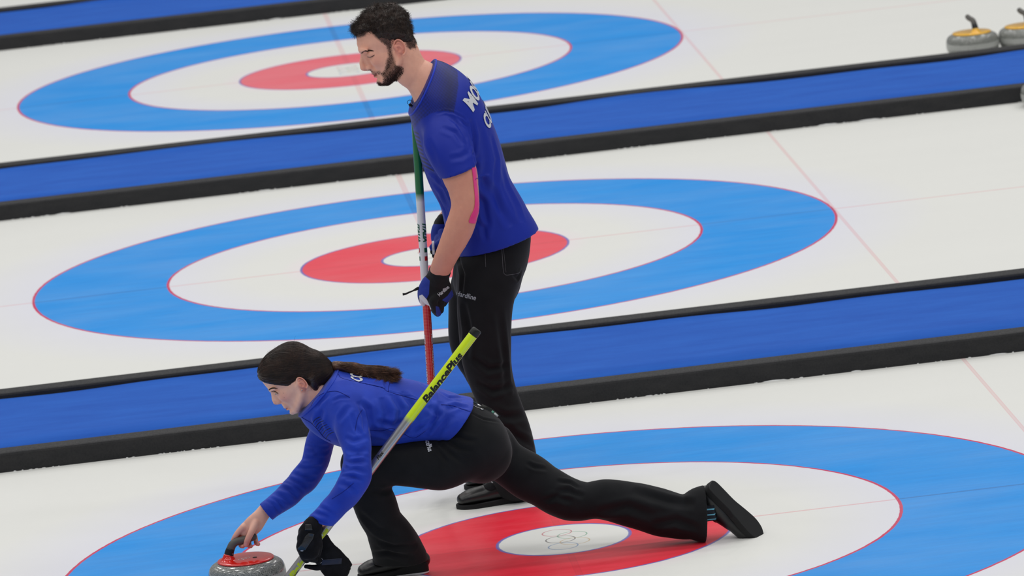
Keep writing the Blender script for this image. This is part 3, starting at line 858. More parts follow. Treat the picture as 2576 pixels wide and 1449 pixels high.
def head_field(f, h, eary=.33, brow=.05, nas=.03, fore=.01, tipu=.12, tipv=.36, chinw=1.0, earw=.30, earc=(-.46, .44), earh=.24, lids='open', jaww=1.0, nw=1.0, rv=.270):
    H = h.H
    def e(u, w, v, ru, rw, rv, k=.03, op='u', ax=None): f.ell(h.p(u, w, v), np.array([ru, rw, rv]) * H, h.AX if ax is None else ax, k * H, op)
    e(-.375, 0, .655, .355, .275, rv, .05)
    S = []
    for v, fr, bk, w in [(.035, -.045, -.17, .065 * chinw), (.09, -.012, -.27, .115 * chinw), (.17, -.012, -.36, .165 * jaww), (.26, .000, -.42, .200 * jaww), (.36, .004, -.50, .228 * jaww), (.46, .010, -.56, .245), (.54, nas - .012, -.62, .258), (.62, brow - .012, -.66, .272), (.72, fore + .012, -.68, .278), (.79, fore - .02, -.66, .26), (.86, -.075, -.62, .22)]:
        S.append((h.p((fr + bk) / 2, 0, v), (fr - bk) / 2 * H, w * H, h.F))
    f.chain(S, .05 * H, egg=.20, step=.006, cap1=.03 * H)
    for sg in (1, -1):
        e(-.14, sg * .150, .39, .12, .070, .11, .07)                  # cheek
        f.tube([h.p(-.10, sg * .09, .065), h.p(-.24, sg * .185 * jaww, .14), h.p(-.38, sg * .235 * jaww, .25), h.p(-.43, sg * .245, .36)], [.05 * H, .055 * H, .055 * H, .05 * H], .06 * H)
        e(.010, sg * .150, .505, .050, .072, .045, .045, 'sub')          # eye socket
        f.tube([h.p(brow - .035, sg * .045, .585), h.p(brow - .05, sg * .13, .605), h.p(brow - .115, sg * .215, .59)], [.026 * H, .030 * H, .022 * H], .05 * H)
    e(-.035, 0, .075, .055, .085 * chinw, .06, .05)
    # nose
    f.tube([h.p(nas - .035, 0, .55), h.p(nas - .005, 0, .50), h.p((nas + tipu) / 2 + .0, 0, (tipv + .50) / 2 - .01), h.p(tipu - .042 * nw, 0, tipv + .005)], [.030 * H * nw, .032 * H * nw, .036 * H * nw, .044 * H * nw], .035 * H)
    f.tube([h.p(nas - .06, 0, .56), h.p(nas - .045, 0, .50), h.p(.0, 0, .42), h.p(.01, 0, tipv - .02)], [.045 * H, .052 * H, .062 * H, .062 * H], .03 * H)
    e(tipu - .048 * nw, 0, tipv - .012, .044 * nw, .042 * nw, .038 * nw, .03)
    for sg in (1, -1):
        e(.028, sg * .052 * nw, tipv - .035 * nw, .046 * nw, .030 * nw, .034 * nw, .03 * nw)
        e(tipu - .07, sg * .026, tipv - .062, .024, .013, .020, .012, 'sub')
    e(tipu - .085, 0, tipv - .045, .05, .016, .024, .02)
    # lips
    e(-.02, 0, .235, .045, .10, .055, .04)
    e(-.002, 0, .202, .034, .078, .020, .02)
    e(-.010, 0, .152, .034, .068, .024, .02)
    e(.036, 0, .176, .040, .074, .0045, .010, 'sub')
    e(.018, 0, .108, .030, .07, .018, .03, 'sub')
    # eyelids over the eyeballs
    for sg in (1, -1):
        if lids == 'closed':
            e(-.070, sg * .138, .500, .062, .074, .056, .018)
        else:
            e(-.078, sg * .138, .503, .060, .072, .058, .022)
            e(-.030, sg * .152, .500, .050, .050, .0185, .004, 'sub')
    # ears
    eu, ev = earc
    for sg in (1, -1):
        def q(a, r, out=0.0):   # a clockwise from the top of the ear
            return h.p(eu - .015 + r * math.sin(a) * -earh * eary, sg * (earw + out), ev + r * math.cos(a) * earh * .5)
        f.tube([h.p(eu + .03, sg * (earw - .02), ev + .02), h.p(eu, sg * (earw - .006), ev - .02)], [.045 * H, .05 * H], .03 * H)
        pts = [q(a, 1.0, .012 + .028 * math.sin(max(a, 0) * .8)) for a in np.radians([-75, -50, -20, 10, 40, 70, 100, 125, 150, 172])]
        f.tube(pts, [.009 * H, .010 * H, .0105 * H, .0105 * H, .0105 * H, .010 * H, .010 * H, .011 * H, .015 * H, .017 * H], .010 * H)
        f.ell(h.p(eu - .02, sg * (earw + .004), ev - .005), np.array([earh * eary * .8, .014, earh * .42]) * H, h.AX, .014 * H)
        f.tube([q(a, .62, .020) for a in np.radians([-20, 20, 60, 100, 135])], [.007 * H] * 5, .010 * H)
        f.ell(h.p(eu + .008, sg * (earw + .03), ev - .02), np.array([.035, .028, .045]) * H, h.AX, .014 * H, 'sub')
        f.ell(h.p(eu + .035, sg * (earw + .012), ev - .015), np.array([.014, .012, .022]) * H, h.AX, .012 * H)
    return f
def face_path(h, bv, pix, n=10):
    """points on the near side of a face under a pixel path, and their mirror image"""
    pts = []
    R_ = spline([(np.array([q[0], q[1], 0.]), 1, 1, np.array([1., 0, 0])) for q in pix], 1.2)[:, :2]
    for q in R_:
        s_ = on_surface(bv, q[0], q[1])
        if s_ is not None: pts.append(s_)
    near_ = np.array(pts); l = h.loc(near_); l[:, 1] *= -1
    far_ = h.O + h.H * (l[:, :1] * h.F + l[:, 1:2] * h.L + l[:, 2:] * h.U)
    return near_, far_
def brow_hairs(h, Vh, Qh, pix, wpx, root, mat, n, name='eyebrow', L=.006, rad=.0004):
    bv = bvh_of(Vh, Qh); rgb = np.random.default_rng(3); ps = []
    R_ = spline([(np.array([q[0], q[1], 0.]), 1, 1, np.array([1., 0, 0])) for q in pix], 1.0)[:, :2]; m = len(R_)
    for _ in range(n):
        t = rgb.random(); i = t * (m - 2); k = int(i); q = R_[k] * (1 - i + k) + R_[k + 1] * (i - k); T = R_[k + 1] - R_[k]; T = T / np.linalg.norm(T); Np = np.array([-T[1], T[0]])
        w = wpx * math.sin(math.pi * min(1, t * .85 + .12)) ** .5 * rgb.uniform(-1, 1)
        q = q + Np * w; st = []
        for j in range(4):
            s_ = on_surface(bv, *(q + T * j * (L / 3 / mpp(h.y)) - Np * j * w * .25)); 
            if s_ is None: break
            st.append(s_ - CF * (.0004 + .0004 * j))
        if len(st) == 4 and np.linalg.norm(st[-1] - st[0]) < L * 2.5: ps.append(np.array(st))
    if not ps: return
    for mir in (0, 1):
        pp = ps if not mir else []
        if mir:
            for p_ in ps:
                l = h.loc(p_); l[:, 1] *= -1; pp.append(h.O + h.H * (l[:, :1] * h.F + l[:, 1:2] * h.L + l[:, 2:] * h.U))
        join_meshes(name, [(strands(name, pp, rad, None, None), 0)], root, [mat])
def lash_line(h, Vh, Qh, pix, root, mat, thick=.0006, L=.006, dirv=None, n=26):
    bv = bvh_of(Vh, Qh); a, b = face_path(h, bv, pix)
    for P_, sg in ((a, 1), (b, -1)):
        if len(P_) < 3: continue
        base = [p_ + h.L * sg * .0003 for p_ in P_]; mes = [(tube_mesh('eyelashes', base, [thick * (.5 + .5 * math.sin(math.pi * i / (len(base) - 1))) for i in range(len(base))], 6), 0)]
        ps = []
        for t in np.linspace(0, len(P_) - 1.01, n):
            k = int(t); q = P_[k] * (1 - t + k) + P_[k + 1] * (t - k); d_ = N(dirv + h.L * sg * .35); ps.append(np.array([q, q + d_ * L * .5, q + d_ * L * .8 + h.F * L * .3]))
        mes.append((strands('eyelashes', ps, .0003, None, None), 0)); join_meshes('eyelashes', mes, root, [mat])
def inpoly(pts, poly):
    poly = np.asarray(poly, float); x, y = pts[:, 0], pts[:, 1]; ins = np.zeros(len(pts), bool); n = len(poly)
    for i in range(n):
        x0, y0 = poly[i]; x1, y1 = poly[(i + 1) % n]
        c = ((y0 > y) != (y1 > y)); t = (x1 - x0) * (y - y0) / np.where(y1 == y0, 1e-9, y1 - y0) + x0
        ins ^= c & (x < t)
    return ins
def soft_poly(pts, poly, w):
    """1 inside the polygon, fading out over w pixels beyond its edge"""
    poly = np.asarray(poly, float); n = len(poly); d = np.full(len(pts), 1e9)
    for i in range(n):
        A, B = poly[i], poly[(i + 1) % n]; AB = B - A; t = np.clip(((pts - A) @ AB) / max(AB @ AB, 1e-9), 0, 1)
        d = np.minimum(d, np.linalg.norm(pts - A - t[:, None] * AB, axis=1))
    d = np.where(inpoly(pts, poly), -d, d)
    return np.clip(.5 - d / w, 0, 1)
def col3(*c): return np.array(srgb(*c)[:3])
def lerp_col(base, c, m): return base * (1 - m[:, None]) + c[None, :] * m[:, None]
def scatter(V, Q, w, n, rg):
    """n random points on the quads, weighted by vertex weights w"""
    c = V[Q].mean(1); A = np.linalg.norm(np.cross(V[Q[:, 2]] - V[Q[:, 0]], V[Q[:, 3]] - V[Q[:, 1]]), axis=1) * w[Q].mean(1)
    if A.sum() <= 0: return np.zeros((0, 3)), np.zeros((0, 3))
    i = rg.choice(len(Q), n, p=A / A.sum()); a, b = rg.random(n), rg.random(n)
    q = V[Q[i]]; p = (q[:, 0] * ((1 - a) * (1 - b))[:, None] + q[:, 1] * (a * (1 - b))[:, None] + q[:, 2] * (a * b)[:, None] + q[:, 3] * ((1 - a) * b)[:, None])
    return p, vnormals(V, Q)[Q[i]].mean(1)
def shoe(name, root, L, toe, heel_z, M4, parts='full', sole_t=.020, white=False):
    """a low leather shoe; local x from heel (0) to toe (L), y across, z up; M4 places it"""
    f = Field(.0030)
    X = lambda x, z, y=0: np.array([x * L, y, z])
    n = np.array([0, 1., 0])
    f.chain([(X(.06, .045), .030, .030, n), (X(.18, .048), .034, .036, n), (X(.40, .045), .036, .034, n), (X(.62, .042), .043, .032, n), (X(.82, .037), .046, .029, n), (X(.93, .031), .037, .022, n)], .012)
    f.chain([(X(.14, .045), .030, .034, n), (X(.19, .078), .028, .036, n), (X(.20, .090), .027, .036, n)], .012, cap1=.004)
    f.chain([(X(.20, .075), .028, .034, n), (X(.38, .068), .030, .030, n), (X(.55, .055), .032, .022, n)], .02)
    f.half(np.array([0, 0, sole_t * .9]), [0, 0, -1])
    V, Q = f.mesh(1)
    def place(A): return (np.asarray(A) @ M4[:3, :3].T) + M4[:3, 3]
    up = hemi(name, place(V), Q, root, MAT_LEATHER)
    # sole outline
    out = [(-.01, 0), (.0, .022), (.06, .034), (.2, .035), (.42, .034), (.62, .044), (.80, .049), (.93, .038), (1.0, .016), (1.012, 0)]
    C = [np.array(p) for p in out]; C = C + [np.array([c[0], -c[1]]) for c in C[-2:0:-1]]
    pts = []
    for i in range(len(C)):
        p0, p1, p2, p3 = C[i - 1], C[i], C[(i + 1) % len(C)], C[(i + 2) % len(C)]
        for k in range(5):
            t = k / 5; pts.append(.5 * ((2 * p1) + (-p0 + p2) * t + (2 * p0 - 5 * p1 + 4 * p2 - p3) * t * t + (-p0 + 3 * p1 - 3 * p2 + p3) * t ** 3))
    def slab(z0, z1, g, mat, nm):
        W_, F_ = [], []; m = len(pts)
        lay = [(z0, g - .003), (z0 + .002, g), (z1 - .003, g), (z1, g - .0025)]
        for z, gg in lay:
            for p in pts:
                c = np.array([.5, 0]); d = p - c; d = d / max(np.linalg.norm(d), 1e-6)
                hz = z + (heel_z * max(0, min(1, (.62 - p[0]) / .4)) if z > z0 + .003 else 0)
                W_.append([p[0] * L + d[0] * gg, p[1] + d[1] * gg, hz])
        for r in range(3):
            for i in range(m): F_.append((r * m + i, r * m + (i + 1) % m, (r + 1) * m + (i + 1) % m, (r + 1) * m + i))
        F_.append(tuple(range(m))[::-1]); F_.append(tuple(3 * m + i for i in range(m)))
        return link(nm, mesh(nm, place(W_), F_), up, mat, False)
    if white: slab(0, .005, .004, MAT_WHITERUB, 'slider'); slab(.005, sole_t + .003, .004, MAT_RUBBER, 'sole')
    else: slab(0, sole_t + .002, .004, MAT_RUBBER, 'sole')
    return up, place
def frame(origin, fwd, up):
    f = N(fwd); u = N(np.asarray(up, float) - (np.asarray(up, float) @ f) * f); s = np.cross(u, f)
    M4 = np.eye(4); M4[:3, 0] = f; M4[:3, 1] = s; M4[:3, 2] = u; M4[:3, 3] = origin; return M4
# ================================================================== the standing player
rg = np.random.default_rng(11)
YM = .86
o_man = P(1270, 1260, .84); man = empty('person', (o_man[0], o_man[1], 0))
tag(man, 'bearded man standing in blue short-sleeved shirt and black trousers, looking down at his broom', 'person')
hm = Head(YM, (955, 216), (-.914, .407), 172)

# ---- body: head and neck (fine)
f = Field(.0017)
head_field(f, hm, brow=.080, nas=.052, fore=.022, tipu=.148, tipv=.345, chinw=1.05, earw=.285, earc=(-.475, .44), earh=.235, lids='closed', jaww=1.08, rv=.232)
f.chain(fill_n([(hm.p(-.50, 0, .42), .060, .058, None), (P(1030, 172, YM), 43 * mpp(YM), .060, None), (P(1058, 194, YM), 44 * mpp(YM), .064, None), (P(1082, 216, YM), 52 * mpp(YM), .080, None), (P(1100, 240, YM), 60 * mpp(YM), .10, None)]), .02, cap1=.02)
f.chain(fill_n([(P(1010, 196, YM - .03), 8 * mpp(YM), .012, None), (P(1042, 222, YM - .03), 8 * mpp(YM), .012, None)]), .02)
V, Q = f.mesh(1)
px, l = hm.near(V)
base = np.tile(col3(243, 184, 160), (len(V), 1))
ear_m = soft_poly(px, [(984, 99), (1006, 96), (1022, 112), (1018, 132), (1004, 148), (988, 128)], 8) * (l[:, 1] > .27)
base = lerp_col(base, col3(214, 120, 108), ear_m * .55)
base = lerp_col(base, col3(208, 122, 112), np.clip(1 - np.linalg.norm((l - [.10, 0, .33]) / [.08, .08, .08], axis=1), 0, 1) * .6)
base = lerp_col(base, col3(226, 150, 132), np.clip(1 - np.linalg.norm((l - [-.1, .2, .38]) / [.12, .12, .12], axis=1), 0, 1) * .5)
lips = np.clip(1.3 - np.linalg.norm((l - [0.01, 0, .180]) / [.06, .085, .032], axis=1), 0, 1)
base = lerp_col(base, col3(186, 96, 92), np.clip(lips * 2, 0, 1) * .8)
BEARD = [(977, 112), (984, 118), (986, 132), (991, 147), (995, 160), (1003, 166), (1013, 170), (1013, 182), (1005, 194), (993, 204), (984, 212), (972, 219), (960, 221), (951, 214), (947, 206), (953, 205), (960, 210), (966, 202), (963, 192), (961, 184), (967, 178), (971, 165), (972, 152), (977, 143), (976, 130), (973, 118)]
MOUST = [(924, 176), (931, 175), (944, 180), (955, 178), (960, 183), (966, 190), (962, 192), (955, 186), (944, 188), (934, 187), (926, 183)]
SCALP = [(896, 95), (906, 94), (918, 90), (927, 80), (940, 84), (943, 92), (952, 100), (964, 109), (976, 117), (985, 116), (986, 104), (996, 97), (1010, 98), (1020, 104), (1024, 118), (1032, 124), (1044, 119), (1050, 90), (1040, 30), (1000, -5), (930, -5), (870, 50), (880, 92)]
bm_ = np.maximum(soft_poly(px, BEARD, 7), .55 * soft_poly(px, MOUST, 5)) * (l[:, 1] < .30) * np.where((l[:, 2] > .155) & (l[:, 2] < .205) & (np.abs(l[:, 1]) < .06), .2, 1)
sc_ = soft_poly(px, SCALP, 6) * (1 - ear_m)
base = lerp_col(base, col3(60, 40, 32), np.clip(bm_, 0, 1) * .82); base = lerp_col(base, col3(40, 30, 26), sc_ * .95)
base = lerp_col(base, col3(178, 124, 112), np.clip(1.2 - np.linalg.norm((l - [.0, .135, .50]) / [.06, .07, .035], axis=1), 0, 1) * .5)
headV, headQ, headC = V, Q, base
# ---- body: trunk, arms, legs (coarser, mostly under clothes)
f = Field(.0055)
f.chain([sec(YM, (1056, 256), (1116, 190), .08), sec(YM, (1062, 300), (1170, 245), .13), sec(YM, (1068, 345), (1200, 295), .155), sec(YM, (1092, 440), (1246, 404), .15), sec(YM, (1132, 520), (1278, 494), .14), sec(YM, (1162, 600), (1304, 574), .15), sec(YM, (1164, 665), (1296, 655), .14)], .02)
f.tube([P(1232, 690, .79), P(1220, 860, .76), P(1243, 970, .755), P(1272, 1070, .75), P(1295, 1190, .74)], [.070, .050, .040, .040, .032], .03)
f.tube([P(1210, 700, .95), P(1186, 850, .965), P(1203, 925, .98), P(1238, 1010, 1.0), P(1252, 1150, 1.02)], [.060, .044, .034, .034, .030], .03)
VT, QT = f.mesh(1)
# near arm (finer)
YA = .62
f = Field(.0034)
armS = fill_n([(P(1112, 330, .70), 44 * mpp(.7), .055, None), (P(1132, 385, .655), 42 * mpp(.65), .052, None), sec(.62, (1112, 450), (1196, 414), .054), sec(.61, (1128, 484), (1203, 466), .049), sec(.60, (1135, 512), (1206, 518), .044), sec(.60, (1130, 538), (1201, 548), .045), sec(.61, (1117, 574), (1187, 590), .045), sec(.63, (1097, 631), (1160, 634), .038), sec(.665, (1084, 667), (1139, 672), .030), sec(.69, (1080, 684), (1129, 692), .027), (P(1098, 712, .71), 24 * mpp(.7), .025, None)])
f.chain(armS, .012)
VA, QA = f.mesh(1)
VA = ruffle(VA, QA, .0006, 60, 3)
pxa = proj(VA)
# far arm
f = Field(.0034)
f.chain(fill_n([(P(1110, 320, 1.03), .058, .055, None), (P(1150, 430, 1.10), .05, .05, None), (P(1165, 505, 1.11), .044, .044, None), (P(1135, 540, 1.08), .036, .036, None), (P(1114, 560, 1.04), .029, .027, None), (P(1106, 585, 1.02), .028, .026, None)]), .012)
VB, QB = f.mesh(1)
def pack(name, parts, parent, mat):
    Vs = np.concatenate([p[0] for p in parts]); off = np.cumsum([0] + [len(p[0]) for p in parts[:-1]])
    Qs = np.concatenate([p[1] + o for p, o in zip(parts, off)]); C = np.concatenate([p[2] for p in parts])
    me = mesh_q(name, Vs, Qs); point_color(me, C); return link(name, me, parent, mat)
sk = lambda V: np.tile(col3(222, 158, 134), (len(V), 1))
ca_ = lerp_col(sk(VA), col3(216, 142, 120), np.clip(vnoise(VA, 14, 2) * .5 + .3, 0, 1) * .5)
pack('body', [(headV, headQ, headC), (VT, QT, sk(VT)), (VA, QA, ca_), (VB, QB, sk(VB))], man, MAT_SKIN)

# ---- hair: volume plus tousled strands
f = Field(.0026)
def he(cx, cy, rF, rU, rL, k=.012, dz=0):
    f.ell(P(cx, cy, YM), np.array([rF * mpp(YM), rL * mpp(YM), rU * mpp(YM)]), hm.AX, k)
he(972, 62, 58, 45, 56); he(928, 62, 33, 23, 40); he(906, 72, 20, 14, 33); he(1004, 78, 30, 48, 44); he(965, 40, 44, 25, 44); he(938, 40, 30, 20, 42); he(950, 36, 26, 20, 40); he(950, 58, 30, 30, 50)
f.tube([P(1018, 95, YM - .02), P(1032, 108, YM - .01)], [.028, .014], .012)
f.tube([P(1018, 95, YM + .02), P(1032, 108, YM + .01)], [.028, .014], .012)
for sg in (1, -1):
    y_ = YM - sg * .058
    f.tube([P(950, 76, y_), P(972, 88, y_), P(1000, 82, y_)], [.016, .020, .020], .015)
HV, HQ = f.mesh(1)
HV = ruffle(HV, HQ, .004, 55, 4); HV = ruffle(HV, HQ, .002, 130, 6)
keep = None
hair_mes = [(mesh_q('hair', HV, HQ), 0)]
ph, _ = hm.near(HV)
p1, n1 = scatter(HV, HQ, np.ones(len(HV)), 8500, rg)
w2 = sc_ * 1.0
p2, n2 = scatter(headV, headQ, w2, 3200, rg)
paths = []
def tuft(p, n, L, curl, flow, steps=6, nk=.4, rnd=.28):
    d = N(n * nk + flow + rg.normal(0, rnd, 3)); c = rg.normal(0, 1, 3); c = N(c - (c @ d) * d); out = [p - n * .001]
    q = p.copy()
    for i in range(steps):
        d = N(d + c * curl); c = N(c + rg.normal(0, .3, 3)); q = q + d * L / steps; out.append(q)
    return np.array(out)
pp1 = proj(p1)
for p, n, qx in zip(p1, n1, pp1):
    front = np.clip((960 - qx[0]) / 80, 0, 1); low = qx[1] > 85
    L = (.007 + .010 * front + rg.random() * .008) * (.45 if (low and qx[0] > 930) else 1)
    fl_ = hm.F * (.9 * front - .35 * (1 - front)) + hm.U * (.35 * front if not low else -.7) + np.array([vnoise(p[None], 22, k)[0] for k in (1, 2, 3)]) * (.9 if not low else .3)
    fl_ = fl_ - (fl_ @ n) * n
    paths.append(tuft(p, n, L * 1.2, .17, fl_, 6, .09 if not low else .03, .06))
for p, n in zip(p2, n2):
    paths.append(tuft(p, n, .005 + rg.random() * .006, .08, -hm.U * .9 - hm.F * .45, 4, .06, .10))
hair_mes.append((strands('hair', paths, .00055, None, None), 0))
join_meshes('hair', hair_mes, man, [MAT_HAIR_M])
# ---- beard and brows
paths = []
p3, n3 = scatter(headV, headQ, np.clip(bm_, 0, 1) ** 1.5, 4200, rg)
for p, n in zip(p3, n3):
    lv = hm.loc(p[None])[0]; L = .003 + .0055 * np.clip((.32 - lv[2]) / .25, 0, 1) * rg.uniform(.6, 1)
    if abs(lv[0]) < .25 and lv[2] > .2 and abs(lv[1]) < .12: L = .004
    paths.append(tuft(p, n, L, .10, -hm.U * 1.1, 4, .16, .16))
join_meshes('beard', [(strands('beard', paths, .0005, None, None), 0)], man, [MAT_BEARD])
def brows(h, Vh, Qh, root, mat, poly_px, n, L, dirf):
    px_, l_ = h.near(Vh); m = soft_poly(px_, poly_px, 2) * (l_[:, 0] > -.2)
    for sg in (1, -1):
        mm = m * (np.sign(h.loc(Vh)[:, 1]) == sg)
        if mm.sum() == 0: continue
        p, nn = scatter(Vh, Qh, mm, n, rg)
        ps = [tuft(a + b * .0006, b, L * rg.uniform(.6, 1), .03, dirf, 3, .10, .12) for a, b in zip(p, nn)]
        join_meshes('eyebrow', [(strands('eyebrow', ps, .00042, None, None), 0)], root, [mat])
brow_hairs(hm, headV, headQ, [(909, 134.5), (914, 131), (921, 128.5), (930, 127), (938, 128)], 2.6, man, MAT_BEARD, 300)
lash_line(hm, headV, headQ, [(924, 142), (928, 143.2), (933, 143), (938, 140.5), (942, 137.5)], man, MAT_HAIR_M, .0008, .005, -hm.U * .8 + hm.F * .5)

# ---- shirt
f = Field(.0045)
f.chain([sec(YM, (1020, 246), (1072, 140), .07), sec(YM, (1046, 246), (1092, 157), .080), sec(YM, (1040, 262), (1124, 164), .115), sec(YM, (1040, 288), (1163, 186), .165), sec(YM, (1040, 312), (1194, 216), .195), sec(YM, (1045, 345), (1224, 272), .200), sec(YM, (1058, 400), (1254, 345), .190), sec(YM, (1076, 452), (1273, 408), .180), sec(YM, (1100, 500), (1290, 462), .170), sec(YM, (1113, 545), (1313, 506), .172), sec(YM, (1124, 592), (1334, 542), .178), sec(YM, (1142, 640), (1354, 574), .184), sec(YM, (1150, 662), (1362, 592), .186)], .012, cap0=.004, cap1=.004)
cut(f, (1047, 246), (1090, 156), YM, (1000, 180), 0, .16)
cut(f, (1160, 636), (1352, 575), YM, (1260, 700), 0, .30)
f.chain(fill_n([(P(1105, 306, .76), 40 * mpp(.8), .070, None), (P(1118, 332, .70), 52 * mpp(.7), .073, None), sec(.665, (1066, 372), (1186, 356), .070), sec(.64, (1086, 412), (1192, 388), .068), sec(.62, (1108, 449), (1197, 414), .064), sec(.612, (1113, 462), (1201, 427), .062)]), .022, cap0=.03, cap1=.003)
cut(f, (1109, 449.5), (1196, 413.5), .62, (1160, 500), 0, .075)
f.chain(fill_n([(P(1108, 308, .96), .06, .075, None), (P(1120, 335, 1.02), .075, .075, None), (P(1150, 400, 1.08), .068, .068, None), (P(1160, 450, 1.10), .062, .062, None)]), .022, cap1=.004)
V, Q = f.mesh(2)
Lf = [([(1185, 300), (1192, 345), (1190, 390), (1200, 430)], .010, 0.0050), ([(1210, 320), (1222, 400), (1216, 470), (1222, 520)], .014, 0.0025), ([(1235, 340), (1250, 400), (1245, 470), (1262, 540)], .012, 0.0025),
      ([(1180, 470), (1215, 510), (1225, 560), (1218, 600)], .012, 0.0037), ([(1200, 440), (1235, 480), (1262, 530), (1285, 570)], .016, 0.0037), ([(1190, 540), (1215, 575), (1222, 610)], .010, 0.0025), ([(1262, 420), (1275, 470), (1300, 520), (1312, 560)], .015, 0.0025),
      ([(1085, 455), (1110, 480), (1128, 520)], .012, 0.0037), ([(1072, 430), (1095, 440), (1110, 460)], .009, 0.0031), ([(1100, 490), (1120, 530), (1125, 555)], .009, 0.0031)]
Ls = [([(1120, 285), (1150, 310), (1170, 345), (1178, 380)], .010, 0.0027), ([(1110, 320), (1145, 335), (1165, 365)], .010, 0.0023), ([(1150, 295), (1178, 320), (1188, 360)], .007, 0.0023), ([(1075, 350), (1090, 385), (1100, 420)], .012, 0.0014), ([(1130, 400), (1160, 395), (1185, 380)], .010, 0.0014)]
V = folds(V, Q, Lf + Ls + [([(1098, 286), (1120, 280), (1142, 284), (1165, 296), (1184, 320)], .004, .0022)])
V = ruffle(V, Q, .0022, 9, 8, P(1255, 606, YM) - P(1118, 252, YM), .3)
def shirt_material():
    t = NT('blue_jersey'); co = t.coords()
    at = t.node('ShaderNodeAttribute', attribute_name='tint'); pat = t.node('ShaderNodeAttribute', attribute_name='pat'); ph_ = t.node('ShaderNodeAttribute', attribute_name='phase')
    w = t.math('SINE', t.math('MULTIPLY', ph_.outputs['Fac'], 6.2832))
    m = t.math('MULTIPLY', pat.outputs['Fac'], t.ramp(w, -.2, .2))
    n = t.noise(co, 10, 3); f_ = t.noise(co, 900, 2)
    c = t.mix(m, at.outputs['Color'], srgb(18, 22, 66))
    t.set(col=t.mix(t.ramp(n, .3, .7, 0, .15), c, srgb(12, 28, 120)), rough=.5, spec=.3, sheen=.0)
    t.bump(f_, .1, .001); return t.m
MAT_JERSEY = shirt_material()
Vall, Qall = V, Q
pxs = proj(Vall)
# mirror pattern: use the near-side pixel of the mirrored point
Vm = Vall.copy(); Vm[:, 1] = YM - np.abs(Vm[:, 1] - YM); pxm = proj(Vm)
isSl = inpoly(pxm, [(1056, 340), (1064, 315), (1078, 294), (1098, 281), (1120, 278), (1141, 282), (1165, 294), (1182, 312), (1194, 345), (1202, 420), (1110, 460), (1080, 410)]) & (Vm[:, 1] < YM - .09)
YOKE = [(1092, 150), (1060, 205), (1046, 245), (1036, 262), (1036, 330), (1060, 300), (1085, 285), (1100, 281), (1141, 284), (1147, 255), (1153, 215), (1151, 180), (1132, 160), (1110, 150)]
pat = soft_poly(pxm, YOKE, 1.5) * (~isSl)
solid = soft_poly(pxm, [(1112, 170), (1130, 168), (1151, 190), (1153, 215), (1147, 255), (1141, 290), (1118, 290), (1112, 240)], 34) * (~isSl)
# parallel curved lines: nearly horizontal arcs at the shoulder turning down the chest
ph1 = (pxm[:, 1] + .0045 * (pxm[:, 0] - 1150) ** 2 * .35 - .22 * (pxm[:, 0] - 1080)) / 2.9
ph2 = (pxm[:, 0] * .93 + pxm[:, 1] * .28) / 3.0
edge = 1074 + (pxm[:, 1] - 200) * .10
phase = np.where(pxm[:, 0] < edge, ph2, ph1)
tint = np.tile(col3(14, 42, 160), (len(Vall), 1)); tint = lerp_col(tint, col3(30, 38, 92), solid * .85 * pat)
CH = [(1038, 262), (1062, 300), (1075, 380), (1100, 425), (1080, 430), (1055, 400), (1036, 330)]
chest = soft_poly(pxm, [(1036, 330), (1052, 330), (1068, 395), (1100, 422), (1104, 440), (1070, 425), (1040, 380)], 3) * (~isSl)
pat = np.clip(pat * .95, 0, 1)
ph3 = (pxm[:, 1] - .55 * (pxm[:, 0] - 1050)) / 9.0
phase = np.where(chest > .3, ph3, phase); pat = np.maximum(pat, chest * .9)
me = mesh_q('shirt', Vall, Qall); point_color(me, tint); point_float(me, pat, 'pat'); point_float(me, phase, 'phase')
shirt = link('shirt', me, man, MAT_JERSEY)
bt = bvh_of(V, Q)
# collar band along the neckline
nc = P(1069, 202, YM); ax_ = N(P(1091, 156, YM) - P(1047, 246, YM)); 
cr = []
for a in np.linspace(0, 2 * math.pi, 48, endpoint=False):
    d_ = ax_ * math.cos(a) + np.array([0, 1., 0]) * math.sin(a); h_ = bt.ray_cast(Vector(nc - N(np.cross(ax_, [0, 1, 0])) * (-.004 if np.cross(ax_, [0, 1, 0])[0] > 0 else .004) + d_ * .3), Vector(-d_))
    if h_[0] is not None: cr.append(np.array(h_[0]))
if len(cr) > 30:
    cr.append(cr[0]); link('collar', tube_mesh('collar', cr, [.0036] * len(cr), 8), shirt, cloth_material('blue_trim', srgb(30, 56, 186), srgb(34, 62, 196)))
# name and word across the back
up_b = N(P(1150, 210, YM) - P(1225, 330, YM)); 
right_b = N(np.array([0, 1., .19])); up_b = N(up_b - (up_b @ right_b) * right_b); into = N(np.cross(up_b, right_b)); into = into if into[0] < 0 else -into
text_on(bt, 'MOSANER', .080, P(1192, 216, YM) - into * .12, right_b, up_b, into, shirt, MAT_WHITE, bold=.003, sx=.94, refine=.008, off=.003)
text_on(bt, 'CURLING', .074, P(1230, 276, YM) - into * .12, right_b, up_b, into, shirt, MAT_WHITE, bold=.003, sx=.80, refine=.008, off=.003)
